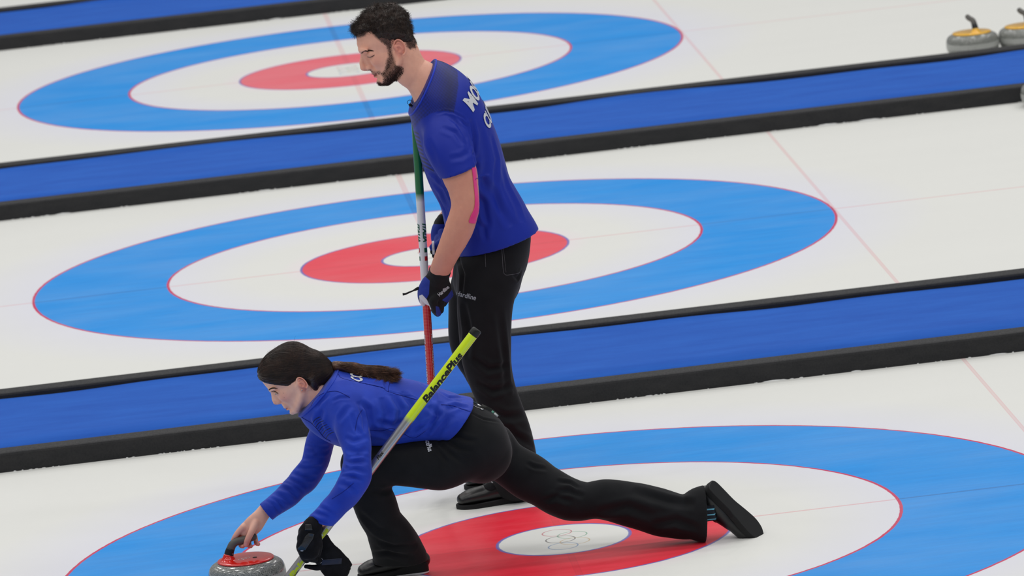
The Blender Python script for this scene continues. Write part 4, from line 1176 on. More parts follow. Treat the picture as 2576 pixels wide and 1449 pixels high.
# pink tape down the back of the arm
f = Field(.0028)
TAPE = [(1185, 405), (1200, 405), (1204, 466), (1210, 520), (1205, 548), (1196, 562), (1180, 560), (1184, 544), (1193, 525), (1195, 500), (1192, 465), (1188, 430)]
def lift_patch(name, V, Q, poly, off, parent, mat, soft=None, backface=True):
    px_ = proj(V); Nn = vnormals(V, Q); fc = ((Nn @ CF) < .35); m = inpoly(px_, poly) & fc
    sel = m[Q].all(1); q = Q[sel]
    if len(q) == 0: return None
    ids_, inv = np.unique(q.ravel(), return_inverse=True)
    me = mesh_q(name, V[ids_] + Nn[ids_] * off, inv.reshape(-1, 4)); return link(name, me, parent, mat)
patch_on('arm_tape', bvh_of(VA, QA), TAPE, .0026, man, MAT_PINK, .001, 2.5)

# ---- trousers
f = Field(.0055)
f.chain([sec(YM, (1150, 590), (1330, 548), .160), sec(YM, (1152, 622), (1334, 592), .168), sec(YM, (1146, 655), (1330, 640), .176), sec(YM, (1138, 700), (1312, 690), .17), (P(1222, 740, YM), 60 * mpp(YM), .13, np.array([1., 0, 0]))], .02, cap0=.01)
near = [sec(.775, (1152, 690), (1312, 682), .095), sec(.765, (1150, 735), (1298, 732), .095), sec(.76, (1150, 785), (1289, 782), .092), sec(.755, (1156, 855), (1287, 856), .084), sec(.755, (1163, 905), (1289, 910), .078), sec(.755, (1182, 966), (1298, 966), .074), sec(.75, (1203, 1022), (1315, 1018), .074), sec(.75, (1218, 1072), (1333, 1070), .076), sec(.745, (1230, 1130), (1346, 1125), .080), sec(.74, (1234, 1172), (1352, 1168), .084), sec(.74, (1236, 1210), (1354, 1206), .086)]
far_ = [sec(.95, (1140, 690), (1262, 690), .092), sec(.955, (1131, 735), (1255, 740), .090), sec(.96, (1129, 785), (1245, 790), .086), sec(.965, (1128, 848), (1238, 855), .078), sec(.97, (1139, 893), (1240, 900), .072), sec(.98, (1158, 925), (1248, 940), .068), sec(.99, (1176, 955), (1262, 985), .068), sec(1.0, (1197, 1000), (1280, 1030), .070), sec(1.01, (1205, 1070), (1292, 1085), .072), sec(1.02, (1208, 1140), (1298, 1150), .076), sec(1.03, (1208, 1195), (1300, 1200), .080)]
f.chain(near, .018, cap1=.004); f.chain(far_, .018, cap1=.004)
V, Q = f.mesh(2)
V = folds(V, Q, [([(1290, 690), (1302, 700), (1312, 682)], .008, .005), ([(1255, 780), (1270, 900), (1275, 1000)], .014, .004), ([(1190, 900), (1230, 930), (1280, 920)], .012, .006), ([(1200, 960), (1240, 985), (1290, 970)], .012, .006), ([(1232, 1030), (1270, 1050), (1325, 1045)], .014, .005), ([(1165, 760), (1180, 840), (1172, 900)], .014, .006), ([(1250, 1060), (1300, 1100), (1342, 1120)], .014, .005), ([(1150, 640), (1165, 690), (1160, 740)], .01, .004)])
V = ruffle(V, Q, .004, 8, 21, [0, 0, 1], .45)
tr = hemi('trousers', V, Q, man, MAT_BLACK)
bt2 = bvh_of(V, Q)
def stitch(bv, pix, r, parent, mat, name='stitching', n=10):
    pts = []
    for q in spline([(np.array([q[0], q[1], 0.]), 1, 1, np.array([1., 0, 0])) for q in pix], 3.0)[:, :2]:
        h = on_surface(bv, q[0], q[1])
        if h is not None: pts.append(h - CF * r * .4)
    if len(pts) < 3: return None
    return link(name, tube_mesh(name, pts, [r] * len(pts), 6), parent, mat)
MAT_STITCH = plain('grey_thread', srgb(92, 92, 96), .7, .2, .02)
stitch(bt2, [(1262, 622), (1264, 650), (1268, 688), (1286, 691), (1308, 686)], .0009, tr, MAT_STITCH)
stitch(bt2, [(1266, 622), (1269, 650), (1273, 685)], .0006, tr, MAT_STITCH)
stitch(bt2, [(1220, 628), (1221, 650), (1222, 672)], .0008, tr, MAT_STITCH)
A3 = P(1172, 744, .6); R3 = N(P(1200, 751, .6) - A3); U3 = N(np.cross(R3, [0, 1, 0])); U3 = U3 if U3[2] > 0 else -U3
text_on(bt2, 'Hardline', .026, A3, R3, U3, CF, tr, MAT_GREYPRINT, bold=.0003, sx=.86, refine=.006, off=.002)

# ---- shoes
def ground_shoe(nm, toe_px, yt, L, heading, root, **kw):
    t = P(toe_px[0], toe_px[1], yt); fwd = np.array([math.cos(heading), math.sin(heading), 0.]); org = np.array([t[0], yt, 0]) - fwd * (L * 1.0); org[2] = kw.pop('z', .001)
    return shoe(nm, root, L, None, kw.pop('heel', .014), frame(org, fwd, [0, 0, 1.]), **kw)
up1, place1 = ground_shoe('shoe', (1152, 1268), .735, .285, math.radians(183), man, sole_t=.014)
up2, place2 = ground_shoe('shoe', (1172, 1225), 1.06, .285, math.radians(179), man, sole_t=.014)
# velcro strap on the near shoe
bs = BVHTree.FromPolygons([up1.matrix_basis @ v.co for v in up1.data.vertices], [tuple(p.vertices) for p in up1.data.polygons])
stp = patch_on('strap', bs, [(1215, 1219), (1222, 1211), (1236, 1214), (1250, 1223), (1247, 1230), (1238, 1234), (1228, 1233), (1219, 1227)], .003, up1, MAT_GLOVEBLACK, .0025, 2.0, False)
A8 = P(1233, 1221, .2); R8 = N(P(1240, 1226, .2) - P(1226, 1216, .2)); U8 = N(P(1236, 1217, .2) - P(1231, 1224, .2))
text_on(bs, 'ncePlus', .012, A8, R8, U8, CF, up1, MAT_WHITE, bold=.0002, sx=.8, refine=.003, off=.009)

# ---- gloves
def glove(parent, ops, h=.0022, mat=None, name='glove'):
    f = Field(h)
    for o in ops: f.tube(*o[:2], k=o[2] if len(o) > 2 else .006, flat=o[3] if len(o) > 3 else 1.0, cap0=o[4] if len(o) > 4 else None)
    V, Q = f.mesh(1); return V, Q
m7 = mpp(.7)
yh = .715
gops = [([P(1107, 680, .69), P(1101, 702, .70)], [28 * m7, 26 * m7], .006, .92, .003),
        ([P(1101, 700, .70), P(1096, 718, yh), P(1094, 738, yh), P(1096, 752, yh)], [27 * m7, 39 * m7, 40 * m7, 30 * m7], .012, .62),
        ([P(1072, 714, yh), P(1062, 730, yh + .01), P(1061, 748, yh + .02), P(1065, 764, yh + .03)], [11 * m7, 11 * m7, 10 * m7, 7 * m7], .006),
        ([P(1098, 742, yh - .02), P(1090, 758, yh - .03), P(1094, 778, yh - .015), P(1101, 788, yh + .01)], [12 * m7, 11.5 * m7, 10.5 * m7, 9 * m7], .005),
        ([P(1108, 742, yh - .01), P(1108, 762, yh - .015), P(1108, 780, yh + .01)], [11 * m7, 10 * m7, 9 * m7], .005),
        ([P(1118, 738, yh), P(1121, 752, yh), P(1116, 764, yh + .025)], [11 * m7, 9.5 * m7, 8 * m7], .005),
        ([P(1126, 728, yh + .01), P(1132, 740, yh + .015), P(1128, 748, yh + .04)], [10 * m7, 8.5 * m7, 7.5 * m7], .005)]
GV, GQ = glove(man, gops)
GV = ruffle(GV, GQ, .0006, 90, 5)
gp_ = proj(GV)
def glove_material(name, c0, c1, c2):
    t = NT(name); co = t.coords(); a1 = t.node('ShaderNodeAttribute', attribute_name='blue').outputs['Fac']; a2 = t.node('ShaderNodeAttribute', attribute_name='white').outputs['Fac']
    f_ = t.noise(co, 700, 2)
    c = t.mix(t.ramp(a1, .42, .58), c0, c1); c = t.mix(t.ramp(a2, .42, .58), c, c2)
    t.set(col=c, rough=.7, spec=.25, sheen=.08); t.bump(f_, .3, .001); return t.m
MAT_GLOVE = glove_material('curling_glove_cloth', srgb(16, 16, 19), srgb(36, 56, 150), srgb(224, 224, 228))
blue = np.maximum.reduce([soft_poly(gp_, p_, 4) for p_ in ([(1040, 690), (1068, 694), (1081, 706), (1079, 740), (1073, 752), (1062, 741), (1052, 750), (1062, 772), (1040, 780)], [(1112, 755), (1126, 744), (1137, 728), (1142, 745), (1125, 762)], [(1096, 770), (1104, 772), (1111, 790), (1104, 803), (1097, 790)])])
white = soft_poly(gp_, [(1054, 744), (1062, 741), (1074, 754), (1085, 778), (1079, 781), (1070, 766), (1066, 774), (1057, 770)], 3)
me = mesh_q('glove', GV, GQ); point_float(me, blue, 'blue'); point_float(me, white, 'white'); gl1 = link('glove', me, man, MAT_GLOVE)
btg = bvh_of(GV, GQ)
A4 = P(1114, 732, .5); R4 = N(P(1132, 716, .5) - A4); U4 = N(np.cross(R4, [0, 1, 0])); U4 = U4 if U4[2] > 0 else -U4
text_on(btg, 'Hardline', .019, A4, R4, U4, CF, gl1, MAT_WHITE, bold=.0003, sx=.75, refine=.004, off=.0015)
# pull tab
tp, tr_ = dense([P(1054, 724, yh), P(1046, 728, yh), P(1040, 731, yh), P(1028, 736, yh), P(1020, 739.5, yh), P(1013, 740.5, yh)], [.0055, .0050, .0030, .0034, .0036, .0048])
link('pull_tab', tube_mesh('pull_tab', tp, tr_, 10, .5), gl1, MAT_RUBBER)
m10 = mpp(1.0); yf = .985
gops = [([P(1116, 548, 1.03), P(1110, 563, 1.02)], [15 * m10, 16 * m10], .006, .9, .003),
        ([P(1110, 563, 1.02), P(1104, 580, 1.0), P(1101, 600, yf), P(1104, 618, yf - .02)], [17 * m10, 19 * m10, 17 * m10, 14 * m10], .01, .8),
        ([P(1104, 600, yf - .02), P(1096, 614, yf - .06), P(1088, 622, yf - .09)], [11 * m10, 9.5 * m10, 8 * m10], .005),
        ([P(1106, 612, yf - .02), P(1100, 626, yf - .06), P(1090, 633, yf - .09)], [11 * m10, 9.5 * m10, 8 * m10], .005),
        ([P(1108, 622, yf - .02), P(1103, 636, yf - .05), P(1094, 643, yf - .08)], [10 * m10, 9 * m10, 7.5 * m10], .005),
        ([P(1110, 630, yf - .01), P(1107, 645, yf - .04), P(1099, 652, yf - .07)], [9 * m10, 8 * m10, 7 * m10], .005),
        ([P(1112, 585, yf - .02), P(1112, 604, yf - .05), P(1104, 612, yf - .08)], [10 * m10, 9 * m10, 8 * m10], .005)]
GV, GQ = glove(man, gops)
gp_ = proj(GV); me = mesh_q('glove', GV, GQ); point_float(me, np.clip((gp_[:, 1] - 562) / 4, 0, 1) * np.clip((632 - gp_[:, 1]) / 4, 0, 1), 'blue')
point_float(me, soft_poly(gp_, [(1086, 606), (1092, 606), (1094, 640), (1088, 640)], 3), 'white'); gl2 = link('glove', me, man, MAT_GLOVE)

# ---- collar microphone
mic_p = on_surface(bt, 1043, 268); mic_p = P(1040, 264, YM - .02) if mic_p is None else mic_p
mic = empty('microphone', mic_p); tag(mic, 'tiny black clip-on microphone at the standing man\'s collar', 'microphone')
link('capsule', tube_mesh('capsule', *dense([P(1033, 266, YM), P(1030, 261, YM)], [.0062, .0050])), mic, MAT_RUBBER)
link('clip', tube_mesh('clip', *dense([P(1031, 262, YM), P(1037, 268, YM), P(1041, 274, YM)], [.0042, .0048, .0040])), mic, MAT_BLACKP)
cc = [P(1031, 258, YM) + 0.0095 * (math.cos(a) * np.array([1, 0, 0]) + math.sin(a) * np.array([0, 0, 1])) for a in np.linspace(-.5, 3.6, 14)]
link('cable', tube_mesh('cable', cc, [.0010] * 14, 8), mic, MAT_BLACKP)

# ---- his broom: tapered tube, green to white to red
YB0, YB1 = .90, .865
A = P(1045, 300, YB0 + .02); B = P(1098, 1188, YB1)
bl = np.linalg.norm(B - A)
man_broom = empty('curling_broom', B); tag(man_broom, 'white, green and red curling broom held upright by the standing man', 'broom')
def pole_mat():
    t = NT('tricolour_pole'); at = t.node('ShaderNodeAttribute', attribute_name='along'); s = at.outputs['Fac']
    g = t.ramp(s, .208, .232); r = t.ramp(s, .455, .465)
    c = t.mix(g, srgb(16, 112, 62), srgb(228, 230, 234)); c = t.mix(r, c, srgb(196, 30, 34))
    n = t.node('ShaderNodeTexBrick') if False else t.noise(t.coords(), 300, 1)
    cell = t.math('MULTIPLY', t.ramp(t.math('SINE', t.math('MULTIPLY', s, 1500)), .3, .8), r)
    c = t.mix(t.math('MULTIPLY', cell, .35), c, srgb(232, 120, 120))
    t.set(col=c, rough=.22, spec=.5, coat=.5, coat_rough=.06); return t.m
T_ = (B - A) / bl
prad = lambda s: .0158 - .0010 * s / bl
pts = [A + T_ * s for s in np.linspace(0, bl, 60)]
me = tube_mesh('pole', pts, [prad(s) for s in np.linspace(0, bl, 60)], 32)
point_float(me, [((np.array(v.co) - A) @ T_) / bl for v in me.vertices], 'along')
pole = link('pole', me, man_broom, pole_mat())
def at_px(py):   # distance along the pole at a photograph row
    s = np.linspace(0, bl, 400); yy_ = proj(A[None] + s[:, None] * T_[None])[:, 1]; return float(np.interp(py, yy_, s))
MAT_GRN = plain('green_print', srgb(18, 92, 62), .4, .4, .02); MAT_REDP = plain('red_print', srgb(186, 26, 40), .4, .4, .02)
for ang, fl in ((-.66, 1), (1.25, 1)):
    text_tube('ITALIA', .024, A, B, prad, at_px(584), ang, pole, MAT_GRN, bold=.0012, shear=.25, sx=1.12 * (at_px(612) - at_px(556)) / .085 / 1.12, flip=1)
def square_on(s0, s1, a0, a1, mat):
    c = N(CAM - (A + B) / 2); c = N(c - (c @ T_) * T_); s_ = np.cross(T_, c); W_, F_ = [], []
    for i in range(5):
        for j in range(7):
            s = s0 + (s1 - s0) * i / 4; a = a0 + (a1 - a0) * j / 6; W_.append(A + T_ * s + (c * math.cos(a) + s_ * math.sin(a)) * (prad(s) + .0006))
    for i in range(4):
        for j in range(6): F_.append((i * 7 + j, (i + 1) * 7 + j, (i + 1) * 7 + j + 1, i * 7 + j + 1))
    link('flag_square', mesh('flag_square', W_, F_), pole, mat)
for (a0, a1, m1, m2) in ((-1.05, -.25, MAT_GRN, MAT_REDP), (.95, 1.5, MAT_REDP, MAT_GRN)):
    square_on(at_px(623), at_px(634), a0, a1, m1); square_on(at_px(644), at_px(655), a0, a1, m2)
for ang in (-1.0, 1.25):
    text_tube('FIBER CURLING CARBON', .016, A, B, prad, at_px(900), ang, pole, MAT_WHITE, bold=.0002, shear=.2, sx=1.0)
link('end_cap', tube_mesh('end_cap', [A - T_ * .012, A - T_ * .004, A + T_ * .004], [.010, .0160, .0163], 24), man_broom, MAT_BLACKP)
# brush head behind the crouching player's legs, just above the ice
hc = B + T_ * .012
fh = Field(.004)
zz = np.array([0, 0, 1.])
fh.chain([(hc + np.array([-.03, -.080, -.004]), .010, .020, zz), (hc + np.array([-.012, -.04, 0]), .014, .026, zz), (hc + np.array([.012, .04, 0]), .014, .026, zz), (hc + np.array([.03, .080, -.004]), .010, .020, zz)], .01)
V, Q = fh.mesh(1)
hd_ = hemi('broom_head', V, Q, man_broom, MAT_RUBBER)
V2 = V.copy(); V2[:, 2] = hc[2] - .012 + (V[:, 2] - hc[2]) * .35; hemi('pad', V2 + np.array([0, 0, -.004]), Q, hd_, MAT_GLOVEBLACK)
# ================================================================== the crouching player
YW = -.30
ow = P(1000, 1440, -.25); woman = empty('person', (ow[0], ow[1], 0))
tag(woman, 'dark-haired woman in blue jacket and black trousers sliding low while releasing the stone', 'person')
hw = Head(YW, (738, 1046), (-.755, .656), 151)
mw = mpp(YW)
f = Field(.0016)
head_field(f, hw, brow=.030, nas=.018, fore=.0, tipu=.104, tipv=.375, chinw=.92, earw=.285, earc=(-.48, .375), earh=.225, eary=.29, lids='open', nw=.84, jaww=.95)
f.chain(fill_n([(hw.p(-.42, 0, .40), .052, .052, None), (P(785, 985, YW), 40 * mw, .050, None), (P(805, 998, YW), 42 * mw, .052, None), (P(830, 1010, YW), 46 * mw, .06, None)]), .02, cap1=.02)
V, Q = f.mesh(1)
px, l = hw.near(V)
base = np.tile(col3(250, 196, 172), (len(V), 1))
d = lambda c, r: np.clip(1.2 - np.linalg.norm((l - c) / r, axis=1), 0, 1)
base = lerp_col(base, col3(214, 122, 104), d([.085, 0, .35], [.07, .08, .07]) * .55)
base = lerp_col(base, col3(240, 160, 144), d([-.10, .2, .36], [.12, .12, .12]) * .5)
base = lerp_col(base, col3(178, 70, 74), np.clip(d([.012, 0, .180], [.05, .07, .032]) * 2.2, 0, 1) * .85)
em = soft_poly(px, [(748, 948), (766, 946), (776, 962), (772, 984), (758, 988), (750, 972)], 6) * (l[:, 1] > .26)
base = lerp_col(base, col3(214, 116, 96), em * .6)
for (mx, my) in ((713, 989), (715, 1000), (747, 1034)):
    base = lerp_col(base, col3(120, 70, 58), np.clip(1.6 - np.linalg.norm(px - [mx, my], axis=1) / .9, 0, 1) * .5)
wV, wQ, wC = V, Q, base
# trunk and limbs under the clothes
f = Field(.006)
f.chain([sec(YW, (796, 1052), (832, 966), .055), sec(YW, (828, 1080), (872, 970), .10), sec(YW, (930, 1085), (948, 975), .12), sec(YW, (1010, 1080), (1026, 985), .11), sec(YW, (1075, 1078), (1100, 1005), .105), sec(YW, (1110, 1095), (1165, 1035), .11), (P(1205, 1125, YW), 58 * mw, .125, N(P(1260, 1080, YW) - P(1160, 1170, YW)))], .02)
f.tube([P(1185, 1150, -.36), P(915, 1176, -.385), P(985, 1378, -.32)], [.050, .040, .032], .02)
f.tube([P(1235, 1130, -.20), P(1440, 1255, -.25), P(1770, 1290, -.30)], [.060, .044, .032], .03)
f.tube([P(868, 1020, -.42), P(880, 1080, -.46), P(896, 1150, -.505), P(894, 1195, -.535), P(860, 1250, -.535), P(808, 1310, -.515)], [.036, .034, .030, .028, .026, .022], .02)
f.tube([P(818, 1040, -.18), P(803, 1120, -.13), P(786, 1175, -.12), P(758, 1210, -.125), P(715, 1245, -.155), P(672, 1282, -.20)], [.034, .030, .028, .028, .026, .021], .02)
VT, QT = f.mesh(1)
# the bare hand on the stone's handle
yst = float(MAIN.location.y); mh = mpp(yst)
f = Field(.0013)
Y = yst
f.chain(fill_n([(P(692, 1262, Y + .03), 19 * mh, .021, None), (P(668, 1284, Y + .02), 18.5 * mh, .020, None), (P(655, 1300, Y + .015), 20 * mh, .019, None), (P(640, 1318, Y + .010), 23.5 * mh, .018, None), (P(626, 1332, Y + .012), 22 * mh, .017, None), (P(616, 1342, Y + .014), 17 * mh, .014, None)]), .008)
# thumb on the near side, four fingers over the top and round the far side
f.tube([P(643, 1316, Y - .004), P(636, 1330, Y - .016), P(630, 1343, Y - .024), P(623, 1358, Y - .026), P(619, 1370, Y - .020)], [9.5 * mh, 9 * mh, 8.2 * mh, 7.6 * mh, 6.8 * mh], .007)
for (kx, ky, ux, uy, rr, sp) in ((606, 1334, 588, 1362, 7.0, 0), (616, 1338, 606, 1371, 6.9, 1), (628, 1340, 626, 1371, 6.6, 2), (638, 1336, 645, 1366, 6.0, 3)):
    dx = ux - kx
    f.tube([P(kx + 10, ky - 12, Y + .014), P(kx, ky + 2, Y + .020), P(kx + dx * .45, ky + 12, Y + .032), P(kx + dx * .8, (ky + uy) / 2 + 8, Y + .030), P(ux, uy + 1, Y + .012), P(ux + 5, uy + 3, Y - .006)],
           [rr * 1.1 * mh, rr * 1.08 * mh, rr * mh, rr * .95 * mh, rr * .9 * mh, rr * .78 * mh], .0045)
# first joints of the forefinger lying along the front of the grip
f.tube([P(612, 1326, Y + .006), P(600, 1338, Y + .008), P(591, 1350, Y + .006), P(586, 1358, Y + .010)], [8.6 * mh, 7.4 * mh, 6.2 * mh, 5.0 * mh], .006)
VH, QH = f.mesh(1)
pxh = proj(VH)
ch = np.tile(col3(240, 186, 164), (len(VH), 1))
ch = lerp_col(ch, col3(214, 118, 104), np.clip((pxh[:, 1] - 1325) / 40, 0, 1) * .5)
nail = soft_poly(pxh, [(615, 1366), (622, 1366), (623, 1372), (620, 1376), (615, 1374)], 2) * (vnormals(VH, QH) @ CF < -.2)
ch = lerp_col(ch, col3(232, 176, 164), nail * .9)
pack('body', [(wV, wQ, wC), (VT, QT, sk(VT)), (VH, QH, ch)], woman, MAT_SKIN)

# eyes
def eyeball(root, c, r, look, mat):
    V_, F_ = [], []
    for i in range(13):
        for j in range(24):
            a = math.pi * i / 12; b = 2 * math.pi * j / 24; V_.append((r * math.cos(a), r * math.sin(a) * math.cos(b), r * math.sin(a) * math.sin(b)))
    for i in range(12):
        for j in range(24): F_.append((i * 24 + j, (i + 1) * 24 + j, (i + 1) * 24 + (j + 1) % 24, i * 24 + (j + 1) % 24))
    o = bpy.data.objects.new('eye', mesh('eye', V_, F_)); COL.objects.link(o); o.data.materials.append(mat)
    o.data.polygons.foreach_set('use_smooth', [True] * len(o.data.polygons))
    m = Vector(look).to_track_quat('X', 'Z').to_matrix().to_4x4(); m.translation = Vector(c) - root.location
    o.parent = root; o.matrix_basis = m; return o
ME_ = eye_material('green_brown_eye', srgb(70, 74, 66))
for sg in (1, -1):
    eyeball(woman, hw.p(-.078, sg * .138, .503), .0110, hw.F * 1.0 + hw.U * .12 - hw.L * .0 * sg + hw.L * sg * .12, ME_)
lash_line(hw, wV, wQ, [(684.5, 984), (688.5, 983.6), (692, 984.6), (696, 986.4), (700, 989.6)], woman, MAT_HAIR_W, .0010, .006, hw.F * .9 + hw.U * .1)
# ---- hair: combed back into a tail
f = Field(.0026)
Hh = hw.H
f.chain([sec(YW, (655, 938), (668, 955), .16 * Hh), sec(YW, (664, 910), (690, 962), .26 * Hh), sec(YW, (690, 881), (716, 966), .285 * Hh), sec(YW, (734, 859), (744, 964), .315 * Hh), sec(YW, (780, 875), (776, 982), .300 * Hh), sec(YW, (806, 899), (800, 972), .235 * Hh), sec(YW, (824, 911), (818, 944), .12 * Hh), sec(YW, (833, 915), (829, 928), .05 * Hh)], .01)
for sg in (1, -1):
    f.tube([hw.p(-.58, sg * .22, .45), hw.p(-.68, sg * .15, .42), hw.p(-.80, sg * .06, .46)], [.016, .018, .015], .012)
for y_ in (-1, 1):
    f.tube([P(784, 950, YW + y_ * .056), P(790, 967, YW + y_ * .050), P(795, 981, YW + y_ * .036)], [.014, .013, .009], .012)
f.ell(hw.p(-.385, 0, .675), np.array([.385, .322, .352]) * Hh, hw.AX, .012)
f.half(hw.p(-.15, 0, .625), .73 * hw.F - .69 * hw.U, None, P(700, 962, YW), .115)
HV, HQ = f.mesh(2)
HV = ruffle(HV, HQ, .0007, 60, 9, P(830, 920, YW) - P(660, 940, YW), .12)
hb = bvh_of(HV, HQ); tie = P(831, 920, YW)
hm_list = [(mesh_q('hair', HV, HQ), 0)]
p1, n1 = scatter(HV, HQ, np.clip(vnormals(HV, HQ)[:, 2] + 1.15, .1, 2), 1900, rg)
paths = []
for p, n in zip(p1, n1):
    q = p + n * .0006; out = [q]
    for i in range(9):
        v = tie - q; L = np.linalg.norm(v)
        if L < .012: break
        q2 = q + v / L * min(.016, L) ; hit = hb.find_nearest(Vector(q2))
        if hit[0] is None: break
        nn = np.array(hit[1]); q = np.array(hit[0]) + nn * (.0007 + .0006 * rg.random()); out.append(q)
    if len(out) > 3: paths.append(np.array(out))
# a few loose hairs around the hairline
for i in range(70):
    a = HV[rg.integers(len(HV))]; qx = proj(a[None])[0]
    if qx[0] < 760 and qx[1] < 940:
        d0 = N(-hw.F * rg.uniform(.6, 1) + hw.U * rg.uniform(.1, .7) + hw.L * rg.normal(0, .2)); paths.append(np.array([a, a + d0 * .006, a + d0 * .012 - hw.F * .001, a + d0 * .017 - hw.F * .004]))
hm_list.append((strands('hair', paths, .00042, None, None), 0))
hair_w = join_meshes('hair', hm_list, woman, [MAT_HAIR_W])
link('hair_tie', tube_mesh('hair_tie', *dense([P(829, 918, YW), P(834, 919.5, YW), P(839, 920.5, YW)], [.0120, .0140, .0125]), 20), woman, MAT_RUBBER)
# ponytail lying over the back
f = Field(.0028)
f.chain([sec(YW - .0, (834, 912), (833, 927), .010), sec(YW - .005, (850, 909), (846, 933), .018), sec(YW - .012, (885, 914), (878, 938), .020), sec(YW - .02, (925, 924), (916, 946), .022), sec(YW - .03, (965, 930), (955, 952), .020), sec(YW - .04, (992, 936), (986, 952), .012)], .008)
TV, TQ = f.mesh(1); TV = ruffle(TV, TQ, .0022, 70, 5, P(1000, 940, YW) - P(840, 920, YW), .1)
ts = [(mesh_q('ponytail', TV, TQ), 0)]; paths = []
tails = [(1010, 940), (1008, 950), (1002, 958), (992, 962), (985, 968), (983, 981), (974, 976), (965, 970), (948, 968), (999, 930), (1005, 934)]
for i in range(2600):
    k = rg.random(); tx, ty = tails[rg.integers(len(tails))]; tx += rg.normal(0, 3.0) - 14 * rg.random() ** 2; ty += rg.normal(0, 2.8)
    y_ = YW - .05 + rg.uniform(-.03, .03); a = rg.uniform(0, 6.28); rr = rg.random() ** .5
    c0 = P(834, 919.5, YW) + np.array([0, math.cos(a) * .007 * rr, math.sin(a) * .008 * rr])
    c1 = P(868 + rg.normal(0, 4), 922 + math.sin(a) * 12 * rr, YW - .01 + math.cos(a) * .022 * rr)
    c2 = P(912 + rg.normal(0, 4), 934 + math.sin(a) * 17 * rr, YW - .018 - abs(math.cos(a)) * .026 * rr)
    c3 = P(955 + (tx - 955) * .15 + rg.normal(0, 3), 942 + math.sin(a) * 18 * rr + (ty - 950) * .25, YW - .03 - abs(math.cos(a)) * .024 * rr)
    c4 = P(tx, ty, y_)
    R_ = spline([(c, .01, .01, np.array([1., 0, 0])) for c in (c0, c1, c2, c3, c4)], .016)[:, :3]; paths.append(R_)
for (tx, ty) in [(945, 972), (948, 966), (930, 955), (910, 952), (895, 947), (982, 984), (978, 982)] * 5:
    c = [P(850, 922, YW - .01), P(895, 938, YW - .03), P((895 + tx) / 2 + 8, (938 + ty) / 2 - 6, YW - .05), P(tx + rg.normal(0, 3), ty + rg.normal(0, 3), YW - .06)]
    paths.append(spline([(q, .01, .01, np.array([1., 0, 0])) for q in c], .016)[:, :3])
ts.append((strands('ponytail', paths, .00065, None, None), 0))
join_meshes('ponytail', ts, woman, [MAT_TAIL])
brow_hairs(hw, wV, wQ, [(676, 981.5), (679.5, 978.8), (684, 976.8), (690, 976.2), (696, 977)], 1.8, woman, MAT_HAIR_W, 380)
er = on_surface(bvh_of(wV, wQ), 759.5, 981.5)
if er is not None: link('earring', tube_mesh('earring', *dense([er + CF * .001, er - CF * .0015, er - CF * .003], [.0022, .0026, .0012]), 12), woman, MAT_METAL)

# ---- jacket
YT = YW
f = Field(.0045)
f.chain([sec(YT, (735, 1030), (815, 925), .055), sec(YT, (754, 1048), (838, 937), .062), sec(YT, (764, 1059), (848, 936), .072), sec(YT, (776, 1074), (862, 938), .095), sec(YT, (800, 1098), (888, 940), .145), sec(YT, (838, 1119), (918, 942), .172), sec(YT, (890, 1128), (955, 943), .172), sec(YT, (950, 1130), (1000, 947), .165), sec(YT, (1005, 1122), (1045, 957), .155), sec(YT, (1050, 1114), (1090, 972), .150), sec(YT, (1085, 1110), (1140, 988), .155), sec(YT, (1112, 1106), (1190, 1008), .162), sec(YT, (1120, 1116), (1204, 1014), .165)], .012, cap0=.003, cap1=.004)
cut(f, (750, 1042), (838, 936), YT, (740, 960), 0, .13)
cut(f, (1113, 1104), (1188, 1012), YT, (1240, 1100), 0, .22)
J = [([(862, 945), (905, 962), (960, 975), (978, 985), (1040, 1000), (1060, 1010)], .0035, 0.0031),
     ([(905, 1010), (925, 1030), (930, 1075)], .012, 0.0112), ([(960, 1000), (975, 1040), (965, 1090)], .014, 0.0098), ([(985, 990), (1010, 1030), (1000, 1085)], .012, 0.0084), ([(1010, 985), (1035, 1020), (1040, 1060)], .012, 0.0070),
     ([(975, 985), (968, 960), (985, 940)], .006, 0.0056), ([(1080, 1020), (1105, 1045), (1080, 1090)], .012, 0.0112), ([(1110, 1010), (1100, 1050), (1065, 1100)], .010, 0.0112), ([(1125, 1030), (1150, 1020), (1180, 1025)], .010, 0.0084),
     ([(1105, 985), (1130, 1000), (1165, 1000)], .008, 0.0084), ([(1060, 965), (1085, 985), (1090, 1010)], .008, 0.0084), ([(1140, 1045), (1110, 1075), (1095, 1100)], .012, 0.0098), ([(930, 1080), (990, 1095), (1060, 1070)], .012, 0.0084),
     ([(812, 1030), (800, 1060), (812, 1085)], .012, 0.0098), ([(830, 990), (805, 1010), (792, 1030)], .010, 0.0084), ([(945, 1060), (985, 1070), (1020, 1060)], .010, 0.0056), ([(1030, 1095), (1055, 1075), (1090, 1060)], .008, 0.0084), ([(1120, 1016), (1150, 1028), (1184, 1036)], .003, 0.0031)]
